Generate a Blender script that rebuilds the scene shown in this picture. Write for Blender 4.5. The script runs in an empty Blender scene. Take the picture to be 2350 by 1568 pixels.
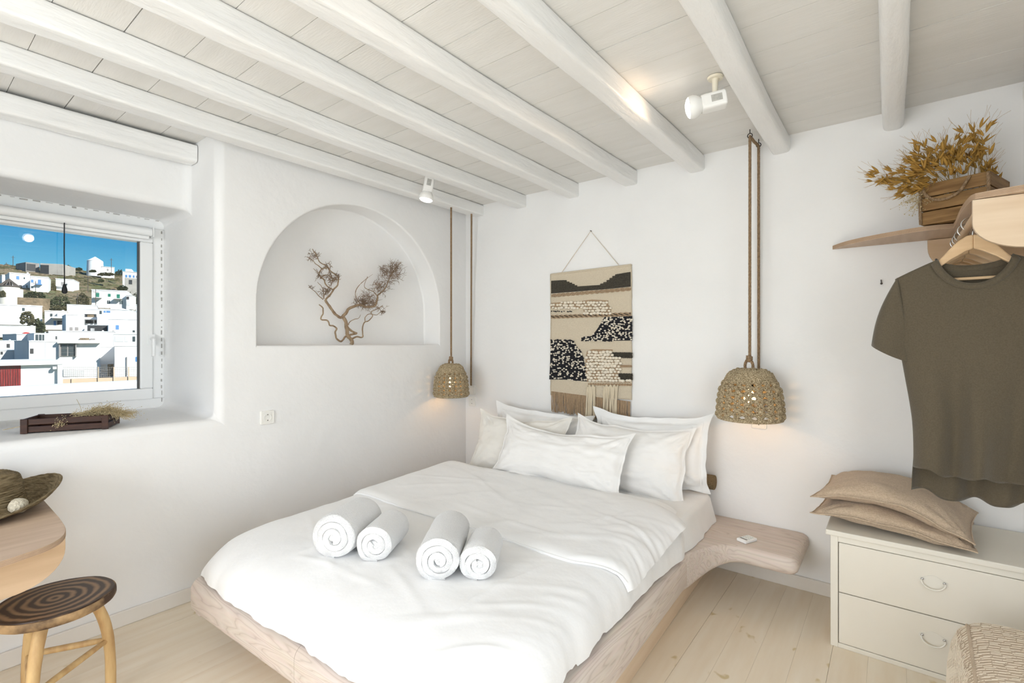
import bpy, bmesh, math, random
import numpy as np
from mathutils import Vector, Matrix, noise
R = math.radians
sc = bpy.context.scene
col = sc.collection

# ------------------------------------------------------------------ camera
CAM = Vector((2.90, -3.09, 1.35)); FPX = 1125.0; YAW = 37.8
cd = bpy.data.cameras.new('camera'); cam = bpy.data.objects.new('camera', cd); col.objects.link(cam)
cam.location = CAM; cam.rotation_euler = (R(90), 0, R(YAW))
cd.sensor_width = 36.0; cd.lens = 36.0 * FPX / 2350.0; cd.shift_y = (786 - 784) / 2350.0
cd.clip_start = 0.02; cd.clip_end = 1000
sc.camera = cam

# ------------------------------------------------------------------ world, sun, added fill lights, exposure
W = bpy.data.worlds.new('world'); sc.world = W; W.use_nodes = True
nt = W.node_tree; nt.nodes.clear()
wo = nt.nodes.new('ShaderNodeOutputWorld'); bg = nt.nodes.new('ShaderNodeBackground')
tc = nt.nodes.new('ShaderNodeTexCoord'); sx = nt.nodes.new('ShaderNodeSeparateXYZ'); cr = nt.nodes.new('ShaderNodeValToRGB')
nt.links.new(tc.outputs['Generated'], sx.inputs[0]); nt.links.new(sx.outputs['Z'], cr.inputs[0])
el = cr.color_ramp.elements
el[0].position = 0.0; el[0].color = (0.35, 0.60, 0.72, 1)
el[1].position = 1.0; el[1].color = (0.012, 0.10, 0.30, 1)
for p_, c_ in ((0.105, (0.125, 0.42, 0.62, 1)), (0.15, (0.045, 0.285, 0.52, 1)), (0.195, (0.014, 0.195, 0.47, 1)), (0.4, (0.012, 0.15, 0.40, 1))):
    e_ = cr.color_ramp.elements.new(p_); e_.color = c_
nt.links.new(cr.outputs[0], bg.inputs[0]); bg.inputs[1].default_value = 1.1
nt.links.new(bg.outputs[0], wo.inputs[0])

sd = bpy.data.lights.new('sun', 'SUN'); sun = bpy.data.objects.new('sun', sd); col.objects.link(sun)
sd.energy = 6.0; sd.angle = R(0.6); sd.color = (1.0, 0.965, 0.91)
sun.rotation_euler = Vector((-0.80, -0.30, -0.55)).to_track_quat('-Z', 'Y').to_euler()

def area(name, loc, direction, sx_, sy_, power, color=(1, 1, 1)):
    l = bpy.data.lights.new(name, 'AREA'); l.shape = 'RECTANGLE'; l.size = sx_; l.size_y = sy_; l.energy = power; l.color = color
    o = bpy.data.objects.new(name, l); col.objects.link(o); o.location = loc
    o.rotation_euler = Vector(direction).to_track_quat('-Z', 'Z').to_euler()
    return o
# added area lights that brighten the room through made-up openings, right and rear
area('fill_right_opening', (4.10, -3.30, 1.15), (-1, 0, -0.42), 1.9, 2.0, 34, (0.955, 0.975, 1.0))
area('fill_rear_opening', (1.70, -5.10, 1.45), (0, 1, -0.30), 1.9, 1.3, 60, (0.955, 0.975, 1.0))

vs = sc.view_settings
vs.view_transform = 'Standard'; vs.look = 'None'; vs.gamma = 1.0; vs.exposure = 0.27; vs.use_curve_mapping = False
try:
    sc.cycles.max_bounces = 7; sc.cycles.diffuse_bounces = 5; sc.cycles.glossy_bounces = 3; sc.cycles.transparent_max_bounces = 8
    sc.cycles.use_adaptive_sampling = True; sc.cycles.adaptive_threshold = 0.12; sc.cycles.adaptive_min_samples = 20
    sc.cycles.caustics_reflective = False; sc.cycles.caustics_refractive = False
except Exception: pass

# ------------------------------------------------------------------ materials
MATS = {}
def S(h):
    h = h.lstrip('#'); v = [int(h[i:i + 2], 16) / 255 for i in (0, 2, 4)]
    return tuple(((x / 12.92) if x <= 0.04045 else ((x + 0.055) / 1.055) ** 2.4) for x in v)
def pm(name, c1, c2=None, rough=0.6, scale=8.0, stretch=(1, 1, 1), bump=0.0, bscale=60.0, bstretch=None, spec=0.4, metal=0.0, kind='noise',
       lo=0.35, hi=0.65, emit=None, estr=0.0, detail=6.0, distort=0.0, sheen=0.0, trans=0.0, bdist=0.01):
    m = bpy.data.materials.new(name); m.use_nodes = True; t = m.node_tree; N = t.nodes; L = t.links
    b = N['Principled BSDF']; b.inputs['Roughness'].default_value = rough; b.inputs['Metallic'].default_value = metal
    b.inputs['Specular IOR Level'].default_value = spec
    if sheen: b.inputs['Sheen Weight'].default_value = sheen
    if trans: b.inputs['Transmission Weight'].default_value = trans
    b.inputs['Base Color'].default_value = (*c1, 1)
    co = N.new('ShaderNodeTexCoord')
    if c2 is not None:
        mp = N.new('ShaderNodeMapping'); mp.inputs['Scale'].default_value = stretch; L.new(co.outputs['Object'], mp.inputs[0])
        if kind == 'wave':
            tx = N.new('ShaderNodeTexWave'); tx.wave_type = 'BANDS'; tx.bands_direction = 'X'; tx.inputs['Scale'].default_value = scale
            tx.inputs['Distortion'].default_value = distort; tx.inputs['Detail'].default_value = 4; tx.inputs['Detail Scale'].default_value = 1.2
            out = tx.outputs['Fac']
        elif kind == 'rings':
            tx = N.new('ShaderNodeTexWave'); tx.wave_type = 'RINGS'; tx.rings_direction = 'Z'; tx.inputs['Scale'].default_value = scale
            tx.inputs['Distortion'].default_value = distort; tx.inputs['Detail'].default_value = 3; tx.inputs['Detail Scale'].default_value = 1.5
            out = tx.outputs['Fac']
        elif kind == 'voronoi':
            tx = N.new('ShaderNodeTexVoronoi'); tx.inputs['Scale'].default_value = scale; out = tx.outputs['Distance']
        else:
            tx = N.new('ShaderNodeTexNoise'); tx.inputs['Scale'].default_value = scale; tx.inputs['Detail'].default_value = detail
            tx.inputs['Distortion'].default_value = distort; out = tx.outputs['Fac']
        L.new(mp.outputs[0], tx.inputs['Vector'])
        rp = N.new('ShaderNodeValToRGB'); rp.color_ramp.elements[0].position = lo; rp.color_ramp.elements[1].position = hi
        rp.color_ramp.elements[0].color = (*c1, 1); rp.color_ramp.elements[1].color = (*c2, 1)
        L.new(out, rp.inputs[0]); L.new(rp.outputs[0], b.inputs['Base Color'])
    if bump:
        mp2 = N.new('ShaderNodeMapping'); mp2.inputs['Scale'].default_value = bstretch or (1, 1, 1); L.new(co.outputs['Object'], mp2.inputs[0])
        nz = N.new('ShaderNodeTexNoise'); nz.inputs['Scale'].default_value = bscale; nz.inputs['Detail'].default_value = 4
        L.new(mp2.outputs[0], nz.inputs['Vector'])
        bp = N.new('ShaderNodeBump'); bp.inputs['Strength'].default_value = bump; bp.inputs['Distance'].default_value = bdist
        L.new(nz.outputs['Fac'], bp.inputs['Height']); L.new(bp.outputs[0], b.inputs['Normal'])
    if emit:
        b.inputs['Emission Color'].default_value = (*emit, 1); b.inputs['Emission Strength'].default_value = estr
    MATS[name] = m
    return m

pm('plaster', (0.86, 0.855, 0.845), (0.825, 0.82, 0.81), rough=0.85, scale=1.6, bump=0.25, bscale=9, spec=0.15, bdist=0.02)
pm('plank_paint', (0.79, 0.775, 0.745), (0.755, 0.74, 0.705), rough=0.5, scale=3, stretch=(1, 6, 1), bump=0.12, bscale=20, bstretch=(1, 8, 1), spec=0.3)
pm('beam_paint', (0.87, 0.865, 0.85), (0.83, 0.825, 0.81), rough=0.36, scale=4, stretch=(3, .6, 3), bump=0.35, bscale=10, bstretch=(4, .8, 4), spec=0.45, bdist=0.02)
pm('floor_joint', (0.40, 0.31, 0.21), rough=0.9)
pm('joint_dark', (0.10, 0.075, 0.055), rough=0.9)
pm('trim_paint', (0.80, 0.765, 0.71), (0.76, 0.72, 0.66), rough=0.5, scale=5, spec=0.3)
pm('crack', (0.42, 0.40, 0.37), rough=0.9)
pm('upvc', (0.86, 0.86, 0.85), rough=0.3, spec=0.5)
pm('gap_grey', (0.16, 0.155, 0.15), rough=0.8)
pm('blind_white', (0.85, 0.85, 0.84), rough=0.6)
pm('black_plastic', (0.012, 0.012, 0.014), rough=0.5)
pm('sheet', (0.87, 0.865, 0.855), (0.84, 0.835, 0.82), rough=0.9, scale=6, bump=0.2, bscale=22, spec=0.12, sheen=0.2, bdist=0.01)
pm('duvet_white', (0.89, 0.89, 0.885), (0.865, 0.865, 0.86), rough=0.9, scale=5, bump=0.22, bscale=14, spec=0.12, sheen=0.2, bdist=0.012)
pm('pillow_warm', (0.88, 0.865, 0.84), (0.85, 0.835, 0.81), rough=0.9, scale=6, bump=0.15, bscale=25, spec=0.12, sheen=0.2)
pm('pillow_cream', (0.82, 0.79, 0.735), (0.78, 0.75, 0.69), rough=0.9, scale=6, bump=0.18, bscale=25, spec=0.12, sheen=0.2)
pm('terry', (0.90, 0.90, 0.895), (0.87, 0.87, 0.865), rough=1.0, scale=120, bump=0.9, bscale=330, spec=0.05, sheen=0.4, bdist=0.006)
pm('linen_brown', (0.26, 0.19, 0.11), (0.17, 0.12, 0.065), rough=0.9, scale=160, bump=0.4, bscale=300, spec=0.1)
pm('linen_beige', (0.60, 0.475, 0.35), (0.50, 0.385, 0.275), rough=0.92, scale=140, bump=0.35, bscale=260, spec=0.1, sheen=0.15)
pm('dresser_paint', (0.80, 0.765, 0.68), (0.77, 0.735, 0.65), rough=0.55, scale=3, spec=0.3)
pm('drawer_paint', (0.80, 0.76, 0.67), (0.77, 0.73, 0.635), rough=0.5, scale=3, spec=0.3)
pm('pull_paint', (0.80, 0.77, 0.69), rough=0.35, spec=0.5)
pm('steel', (0.62, 0.62, 0.62), rough=0.22, metal=1.0)
pm('dark_iron', (0.09, 0.08, 0.075), rough=0.45, metal=0.8)
pm('rope', (0.36, 0.25, 0.15), (0.22, 0.145, 0.085), rough=0.9, scale=150, stretch=(1, 1, .5), bump=0.9, bscale=200, bdist=0.004, spec=0.1)
pm('seagrass', (0.66, 0.55, 0.37), (0.20, 0.14, 0.07), rough=0.85, scale=190, stretch=(1, 1, 1.3), bump=1.0, bscale=230, bdist=0.005, spec=0.15)
pm('shade_lining', (0.42, 0.25, 0.07), rough=0.9)
pm('bulb', (1, .85, .6), rough=0.4, emit=(1.0, 0.66, 0.28), estr=7)
pm('bulb_face', (1, 1, 1), rough=0.4, emit=(1.0, 0.95, 0.86), estr=5)
pm('lamp_white', (0.86, 0.85, 0.82), rough=0.28, spec=0.5)
pm('lamp_cream', (0.80, 0.75, 0.62), rough=0.35, spec=0.5)
pm('socket_plastic', (0.86, 0.845, 0.80), rough=0.35, spec=0.5)
pm('ply_face', (0.66, 0.485, 0.32), (0.56, 0.395, 0.245), rough=0.55, scale=2.5, stretch=(1, 1, 9), spec=0.3, detail=4)
pm('ply_top', (0.60, 0.46, 0.34), (0.51, 0.375, 0.265), rough=0.5, scale=3, stretch=(9, 1, 1), spec=0.3, detail=4)
pm('ply_pale', (0.74, 0.59, 0.43), (0.68, 0.525, 0.365), rough=0.5, scale=3, stretch=(1, 1, 10), spec=0.3, detail=4)
pm('ply_edge', (0.52, 0.36, 0.235), (0.26, 0.16, 0.095), rough=0.7, scale=95, stretch=(0, 0, 1), kind='wave', lo=.4, hi=.6)
pm('hanger_wood', (0.72, 0.52, 0.31), (0.63, 0.43, 0.24), rough=0.4, scale=6, stretch=(1, 1, 6), spec=0.4)
pm('crate_wood', (0.30, 0.175, 0.068), (0.16, 0.082, 0.028), rough=0.6, scale=5, stretch=(1, 1, 12), spec=0.25)
pm('crate_dark', (0.062, 0.022, 0.010), (0.032, 0.011, 0.006), rough=0.5, scale=8, stretch=(1, 8, 8), spec=0.35)
pm('oat', (0.50, 0.30, 0.075), (0.33, 0.17, 0.035), rough=0.7, scale=30, spec=0.2)
pm('oat_stem', (0.40, 0.26, 0.08), rough=0.8)
pm('gypsophila', (0.58, 0.48, 0.29), (0.42, 0.33, 0.18), rough=0.9, scale=60)
pm('driftwood', (0.38, 0.285, 0.19), (0.25, 0.17, 0.105), rough=0.85, scale=40, stretch=(1, 1, .4), bump=0.6, bscale=90, spec=0.1)
pm('twig', (0.31, 0.21, 0.135), (0.21, 0.135, 0.08), rough=0.9, scale=50)
pm('shirt', (0.122, 0.100, 0.068), (0.102, 0.083, 0.056), rough=0.95, scale=220, bump=0.2, bscale=500, spec=0.08, sheen=0.25)
pm('shirt_in', (0.10, 0.083, 0.062), rough=0.95, spec=0.05)
pm('shirt_print', (0.045, 0.04, 0.033), rough=0.9)
pm('hat_straw', (0.31, 0.24, 0.14), (0.14, 0.102, 0.055), rough=0.85, scale=26, stretch=(1, 1, 6), bump=0.9, bscale=70, bstretch=(1, 1, 3), spec=0.12)
pm('pompom', (0.78, 0.72, 0.58), (0.62, 0.55, 0.42), rough=1.0, scale=90, bump=1.0, bscale=160)
pm('stool_leg', (0.66, 0.46, 0.22), (0.46, 0.28, 0.12), rough=0.5, scale=14, stretch=(2, 2, .4), spec=0.35)
pm('stool_seat', (0.035, 0.016, 0.007), (0.27, 0.16, 0.085), rough=0.42, scale=10, kind='rings', distort=2.6, spec=0.4, lo=.25, hi=1.0)
pm('stool_bark', (0.06, 0.03, 0.015), (0.42, 0.27, 0.13), rough=0.6, scale=12, lo=.42, hi=.62)
pm('pouf_fabric', (0.60, 0.485, 0.365), (0.54, 0.43, 0.315), rough=0.95, scale=30, bump=0.3, bscale=200)
pm('pouf_thread', (0.76, 0.675, 0.545), rough=0.9)
pm('tap_cream', (0.70, 0.61, 0.47), (0.63, 0.54, 0.405), rough=0.95, scale=90, stretch=(1, 1, 3), bump=0.5, bscale=220, bstretch=(1, 1, 2.5))
pm('tap_knob', (0.82, 0.75, 0.635), (0.75, 0.67, 0.54), rough=0.95, scale=60, bump=0.3, bscale=150)
pm('tap_dark', (0.075, 0.065, 0.048), (0.035, 0.03, 0.022), rough=0.95, scale=160, bump=0.5, bscale=240)
pm('tap_black', (0.012, 0.012, 0.016), (0.03, 0.03, 0.035), rough=0.95, scale=90)
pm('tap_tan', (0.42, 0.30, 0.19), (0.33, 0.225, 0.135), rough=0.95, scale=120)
pm('tap_thread', (0.68, 0.59, 0.44), rough=0.95)
pm('string', (0.66, 0.57, 0.44), rough=0.9)
pm('remote_white', (0.85, 0.85, 0.84), rough=0.35)
pm('remote_grey', (0.12, 0.13, 0.12), rough=0.3)
pm('remote_button', (0.62, 0.66, 0.62), rough=0.5)
pm('sticker', (0.50, 0.49, 0.45), (0.40, 0.39, 0.36), rough=0.7, scale=90)

def bed_wood(name, axis, c1, c2, dark):
    m = bpy.data.materials.new(name); m.use_nodes = True; t = m.node_tree; N = t.nodes; L = t.links; b = N['Principled BSDF']
    b.inputs['Roughness'].default_value = 0.55; b.inputs['Specular IOR Level'].default_value = 0.3
    co = N.new('ShaderNodeTexCoord'); mp = N.new('ShaderNodeMapping'); L.new(co.outputs['Object'], mp.inputs[0])
    st = [1.0, 1.0, 1.0]; st['xyz'.index(axis)] = 0.07; mp.inputs['Scale'].default_value = st
    n1 = N.new('ShaderNodeTexNoise'); n1.inputs['Scale'].default_value = 8.0; n1.inputs['Detail'].default_value = 3.0; n1.inputs['Distortion'].default_value = 0.5
    L.new(mp.outputs[0], n1.inputs['Vector'])
    mu = N.new('ShaderNodeMath'); mu.operation = 'MULTIPLY'; mu.inputs[1].default_value = 22.0; L.new(n1.outputs['Fac'], mu.inputs[0])
    fr = N.new('ShaderNodeMath'); fr.operation = 'PINGPONG'; fr.inputs[1].default_value = 0.5; L.new(mu.outputs[0], fr.inputs[0])
    rp = N.new('ShaderNodeValToRGB'); e = rp.color_ramp.elements
    e[0].position = 0.0; e[0].color = (*dark, 1); e[1].position = 0.5; e[1].color = (*c1, 1)
    x = e.new(0.10); x.color = (*c2, 1)
    L.new(fr.outputs[0], rp.inputs[0]); 
    n2 = N.new('ShaderNodeTexNoise'); n2.inputs['Scale'].default_value = 60; n2.inputs['Detail'].default_value = 4; L.new(mp.outputs[0], n2.inputs['Vector'])
    mx = N.new('ShaderNodeMix'); mx.data_type = 'RGBA'; mx.blend_type = 'MULTIPLY'; mx.inputs['Factor'].default_value = 0.25
    L.new(rp.outputs[0], mx.inputs['A']); L.new(n2.outputs['Color'], mx.inputs['B']); 
    g = N.new('ShaderNodeMix'); g.data_type = 'RGBA'; g.inputs['Factor'].default_value = 0.55; L.new(mx.outputs['Result'], g.inputs['A']); L.new(rp.outputs[0], g.inputs['B'])
    L.new(g.outputs['Result'], b.inputs['Base Color'])
    bp = N.new('ShaderNodeBump'); bp.inputs['Strength'].default_value = 0.15; bp.inputs['Distance'].default_value = 0.004
    L.new(fr.outputs[0], bp.inputs['Height']); L.new(bp.outputs[0], b.inputs['Normal'])
    MATS[name] = m
bed_wood('bed_y', 'y', (0.75, 0.66, 0.585), (0.69, 0.595, 0.52), (0.58, 0.49, 0.42))
bed_wood('bed_x', 'x', (0.73, 0.64, 0.57), (0.67, 0.575, 0.505), (0.57, 0.48, 0.415))

def floor_mat(name, seedv):
    m = bpy.data.materials.new(name); m.use_nodes = True; t = m.node_tree; N = t.nodes; L = t.links; b = N['Principled BSDF']
    b.inputs['Roughness'].default_value = 0.45; b.inputs['Specular IOR Level'].default_value = 0.35
    co = N.new('ShaderNodeTexCoord'); mp = N.new('ShaderNodeMapping'); mp.inputs['Scale'].default_value = (7, .7, 1); mp.inputs['Location'].default_value = (seedv, seedv * 2, 0)
    L.new(co.outputs['Object'], mp.inputs[0])
    n1 = N.new('ShaderNodeTexNoise'); n1.inputs['Scale'].default_value = 3; n1.inputs['Detail'].default_value = 6; L.new(mp.outputs[0], n1.inputs['Vector'])
    rp = N.new('ShaderNodeValToRGB'); e = rp.color_ramp.elements; e[0].position = .3; e[0].color = (0.79, 0.68, 0.525, 1); e[1].position = .7; e[1].color = (0.85, 0.765, 0.63, 1)
    L.new(n1.outputs['Fac'], rp.inputs[0])
    vo = N.new('ShaderNodeTexVoronoi'); vo.inputs['Scale'].default_value = 5.5; mp2 = N.new('ShaderNodeMapping'); mp2.inputs['Scale'].default_value = (1.35, .8, 1); mp2.inputs['Location'].default_value = (seedv * .37, seedv, 0)
    L.new(co.outputs['Object'], mp2.inputs[0])
    nw = N.new('ShaderNodeTexNoise'); nw.inputs['Scale'].default_value = 9; L.new(mp2.outputs[0], nw.inputs['Vector'])
    av = N.new('ShaderNodeMix'); av.data_type = 'RGBA'; av.blend_type = 'LINEAR_LIGHT'; av.inputs['Factor'].default_value = 0.10; L.new(mp2.outputs[0], av.inputs['A']); L.new(nw.outputs['Color'], av.inputs['B'])
    L.new(av.outputs['Result'], vo.inputs['Vector'])
    r2 = N.new('ShaderNodeValToRGB'); r2.color_ramp.elements[0].position = 0.055; r2.color_ramp.elements[0].color = (1, 1, 1, 1); r2.color_ramp.elements[1].position = 0.13; r2.color_ramp.elements[1].color = (0, 0, 0, 1)
    L.new(vo.outputs['Distance'], r2.inputs[0])
    mu = N.new('ShaderNodeMath'); mu.operation = 'MULTIPLY'; mu.inputs[1].default_value = 0.75; L.new(r2.outputs[0], mu.inputs[0])
    mx = N.new('ShaderNodeMix'); mx.data_type = 'RGBA'; mx.inputs['B'].default_value = (0.56, 0.43, 0.19, 1)
    L.new(mu.outputs[0], mx.inputs['Factor']); L.new(rp.outputs[0], mx.inputs['A']); L.new(mx.outputs['Result'], b.inputs['Base Color'])
    MATS[name] = m
for k_ in range(3): floor_mat('floor_%d' % k_, 3.1 * k_ + .4)

def glass_mat():
    m = bpy.data.materials.new('window_glass'); m.use_nodes = True; t = m.node_tree; N = t.nodes; L = t.links; N.clear()
    o = N.new('ShaderNodeOutputMaterial'); mx = N.new('ShaderNodeMixShader'); tr = N.new('ShaderNodeBsdfTransparent'); gl = N.new('ShaderNodeBsdfGlossy'); fr = N.new('ShaderNodeFresnel')
    tr.inputs[0].default_value = (0.97, 0.985, 0.98, 1); gl.inputs['Roughness'].default_value = 0.0; fr.inputs[0].default_value = 1.45
    L.new(fr.outputs[0], mx.inputs[0]); L.new(tr.outputs[0], mx.inputs[1]); L.new(gl.outputs[0], mx.inputs[2]); L.new(mx.outputs[0], o.inputs[0])
    MATS['glass'] = m
glass_mat()

# ------------------------------------------------------------------ mesh helpers
class MB:
    def __init__(s): s.v = []; s.f = []
    def add(s, v, f):
        o = len(s.v); s.v += [tuple(map(float, p)) for p in v]; s.f += [tuple(i + o for i in q) for q in f]; return s
    def box(s, lo, hi, M=None):
        (a, b, c), (d, e, g) = lo, hi
        v = [(a, b, c), (d, b, c), (d, e, c), (a, e, c), (a, b, g), (d, b, g), (d, e, g), (a, e, g)]
        if M is not None: v = [tuple(M @ Vector(p)) for p in v]
        return s.add(v, [(0, 3, 2, 1), (4, 5, 6, 7), (0, 1, 5, 4), (1, 2, 6, 5), (2, 3, 7, 6), (3, 0, 4, 7)])
    def loft(s, rings, cap=True, close=True, loop=False):
        n = len(rings[0]); v = [p for r in rings for p in r]; f = []
        m = len(rings)
        for i in range(m if loop else m - 1):
            for j in range(n if close else n - 1):
                a = i * n + j; b = i * n + (j + 1) % n; i2 = (i + 1) % m
                f.append((a, b, i2 * n + (j + 1) % n, i2 * n + j))
        if cap and close and not loop: f.append(tuple(range(n - 1, -1, -1))); f.append(tuple((m - 1) * n + j for j in range(n)))
        return s.add(v, f)
    def tube(s, pts, r, n=8, cap=True, loop=False):
        P = [Vector(p) for p in pts]; m = len(P); rr = r if hasattr(r, '__len__') else [r] * m
        rings = []; t0 = None; nrm = None
        for i in range(m):
            if loop: t = (P[(i + 1) % m] - P[i - 1])
            else: t = P[min(i + 1, m - 1)] - P[max(i - 1, 0)]
            if t.length < 1e-9: t = Vector((0, 0, 1))
            t.normalize()
            if nrm is None:
                a = Vector((0, 0, 1)) if abs(t.z) < .9 else Vector((1, 0, 0)); nrm = t.cross(a).normalized()
            else:
                nrm = nrm - t * nrm.dot(t)
                if nrm.length < 1e-6: nrm = t.orthogonal()
                nrm.normalize()
            bn = t.cross(nrm)
            rings.append([P[i] + (nrm * math.cos(2 * math.pi * k / n) + bn * math.sin(2 * math.pi * k / n)) * rr[i] for k in range(n)])
        return s.loft(rings, cap, True, loop)
    def lathe(s, prof, n=24, c=(0, 0, 0), M=None):
        rings = []
        for r, z in prof:
            ring = [Vector((r * math.cos(2 * math.pi * k / n), r * math.sin(2 * math.pi * k / n), z)) for k in range(n)]
            if M is not None: ring = [M @ p for p in ring]
            rings.append([p + Vector(c) for p in ring])
        return s.loft(rings)
    def ico(s, c, r, sub=1, sc_=(1, 1, 1)):
        v, f = ICO[sub]; return s.add([(c[0] + p[0] * r * sc_[0], c[1] + p[1] * r * sc_[1], c[2] + p[2] * r * sc_[2]) for p in v], f)
    def grid(s, P, closeu=False):
        nu = len(P); nv = len(P[0]); f = []
        for i in range(nu if closeu else nu - 1):
            for j in range(nv - 1):
                i2 = (i + 1) % nu; f.append((i * nv + j, i2 * nv + j, i2 * nv + j + 1, i * nv + j + 1))
        return s.add([p for r in P for p in r], f)
    def prism(s, outline, fn, a, b):
        # outline of 2-D points; fn(p, q, t) -> 3-D ; extruded from t=a to t=b
        return s.loft([[fn(p, q, a) for p, q in outline], [fn(p, q, b) for p, q in outline]])
    def xf(s, M): s.v = [tuple(M @ Vector(p)) for p in s.v]; return s
def _ico(sub):
    bm = bmesh.new(); bmesh.ops.create_icosphere(bm, subdivisions=sub, radius=1); v = [tuple(x.co) for x in bm.verts]; bm.verts.index_update()
    f = [tuple(y.index for y in x.verts) for x in bm.faces]; bm.free(); return v, f
ICO = {k: _ico(k) for k in (1, 2, 3)}

def tag(o, label=None, cat=None, group=None, kind=None):
    if label: o['label'] = label
    if cat: o['category'] = cat
    if group: o['group'] = group
    if kind: o['kind'] = kind
    return o
def thing(name, label, cat, loc=(0, 0, 0), rotz=0.0, group=None):
    o = bpy.data.objects.new(name, None); col.objects.link(o); o.location = loc; o.rotation_euler = (0, 0, rotz); o.empty_display_size = 0.05
    return tag(o, label, cat, group)
def origin(p):
    v = Vector((0, 0, 0))
    while p is not None: v += p.location; p = p.parent
    return v
def part(name, mb, mat, parent=None, smooth=True, bevel=0, seg=2, sub=0, world=True, solid=0, angle=40, label=None, kind=None, weld=False):
    me = bpy.data.meshes.new(name)
    off = origin(parent) if world else Vector((0, 0, 0))
    me.from_pydata([(x - off.x, y - off.y, z - off.z) for x, y, z in mb.v], [], mb.f)
    if weld:
        bm = bmesh.new(); bm.from_mesh(me); bmesh.ops.remove_doubles(bm, verts=bm.verts, dist=1e-5); bmesh.ops.recalc_face_normals(bm, faces=bm.faces); bm.to_mesh(me); bm.free()
    me.materials.append(MATS[mat])
    if smooth:
        me.shade_smooth()
        if not sub: me.set_sharp_from_angle(angle=R(angle))
    o = bpy.data.objects.new(name, me); col.objects.link(o)
    if parent is not None: o.parent = parent
    if solid: md = o.modifiers.new('solid', 'SOLIDIFY'); md.thickness = solid; md.offset = 0
    if bevel: md = o.modifiers.new('bevel', 'BEVEL'); md.width = bevel; md.segments = seg; md.limit_method = 'ANGLE'; md.angle_limit = R(35)
    if sub: md = o.modifiers.new('sub', 'SUBSURF'); md.levels = sub; md.render_levels = sub
    if label: o['label'] = label
    if kind: o['kind'] = kind
    return o
def dup(o, parent=None):
    c = o.copy(); col.objects.link(c); c.parent = parent
    for ch in list(o.children): dup(ch, c)
    return c
def rr(w, h, r, n=5, cx=0.0, cy=0.0):
    r4 = r if hasattr(r, '__len__') else [r] * 4   # corner radii: +x+y, -x+y, -x-y, +x-y
    out = []
    for k, (sx_, sy_) in enumerate(((1, 1), (-1, 1), (-1, -1), (1, -1))):
        q = max(r4[k], 1e-4); ox, oy = cx + sx_ * (w / 2 - q), cy + sy_ * (h / 2 - q)
        for i in range(n):
            a = math.pi / 2 * (k + i / (n - 1)); out.append((ox + q * math.cos(a), oy + q * math.sin(a)))
    return out
def fbm(x, y, z, o=3): return noise.fractal(Vector((x, y, z)), 1.0, 2.0, o)
def smooth(a, b, x): t = min(1, max(0, (x - a) / (b - a))); return t * t * (3 - 2 * t)
def chaikin(P, n=2):
    for _ in range(n):
        Q = [P[0]]
        for i in range(len(P) - 1):
            a, b = P[i], P[i + 1]; Q += [tuple(a[k] * .75 + b[k] * .25 for k in range(len(a))), tuple(a[k] * .25 + b[k] * .75 for k in range(len(a)))]
        P = Q + [P[-1]]
    return P
def lerp(a, b, t): return a + (b - a) * t
def interp(x, xs, ys): return float(np.interp(x, xs, ys))
def catmull(P, k=6):
    P = [Vector(p) for p in P]; out = []
    for i in range(len(P) - 1):
        a = P[max(i - 1, 0)]; b = P[i]; c = P[i + 1]; d = P[min(i + 2, len(P) - 1)]
        for j in range(k):
            t = j / k; out.append(0.5 * ((2 * b) + (c - a) * t + (2 * a - 5 * b + 4 * c - d) * t * t + (3 * b - a - 3 * c + d) * t ** 3))
    out.append(P[-1]); return out

# ================================================================== THE ROOM SHELL
rnd = random.Random(7)
XR, YB = 3.95, -4.80            # right wall, rear wall
YBAY0, YBAY1, XLIN, XWIN, ZSILL, ZSOF = -1.97, -3.40, -0.378, -0.82, 0.935, 2.13

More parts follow.
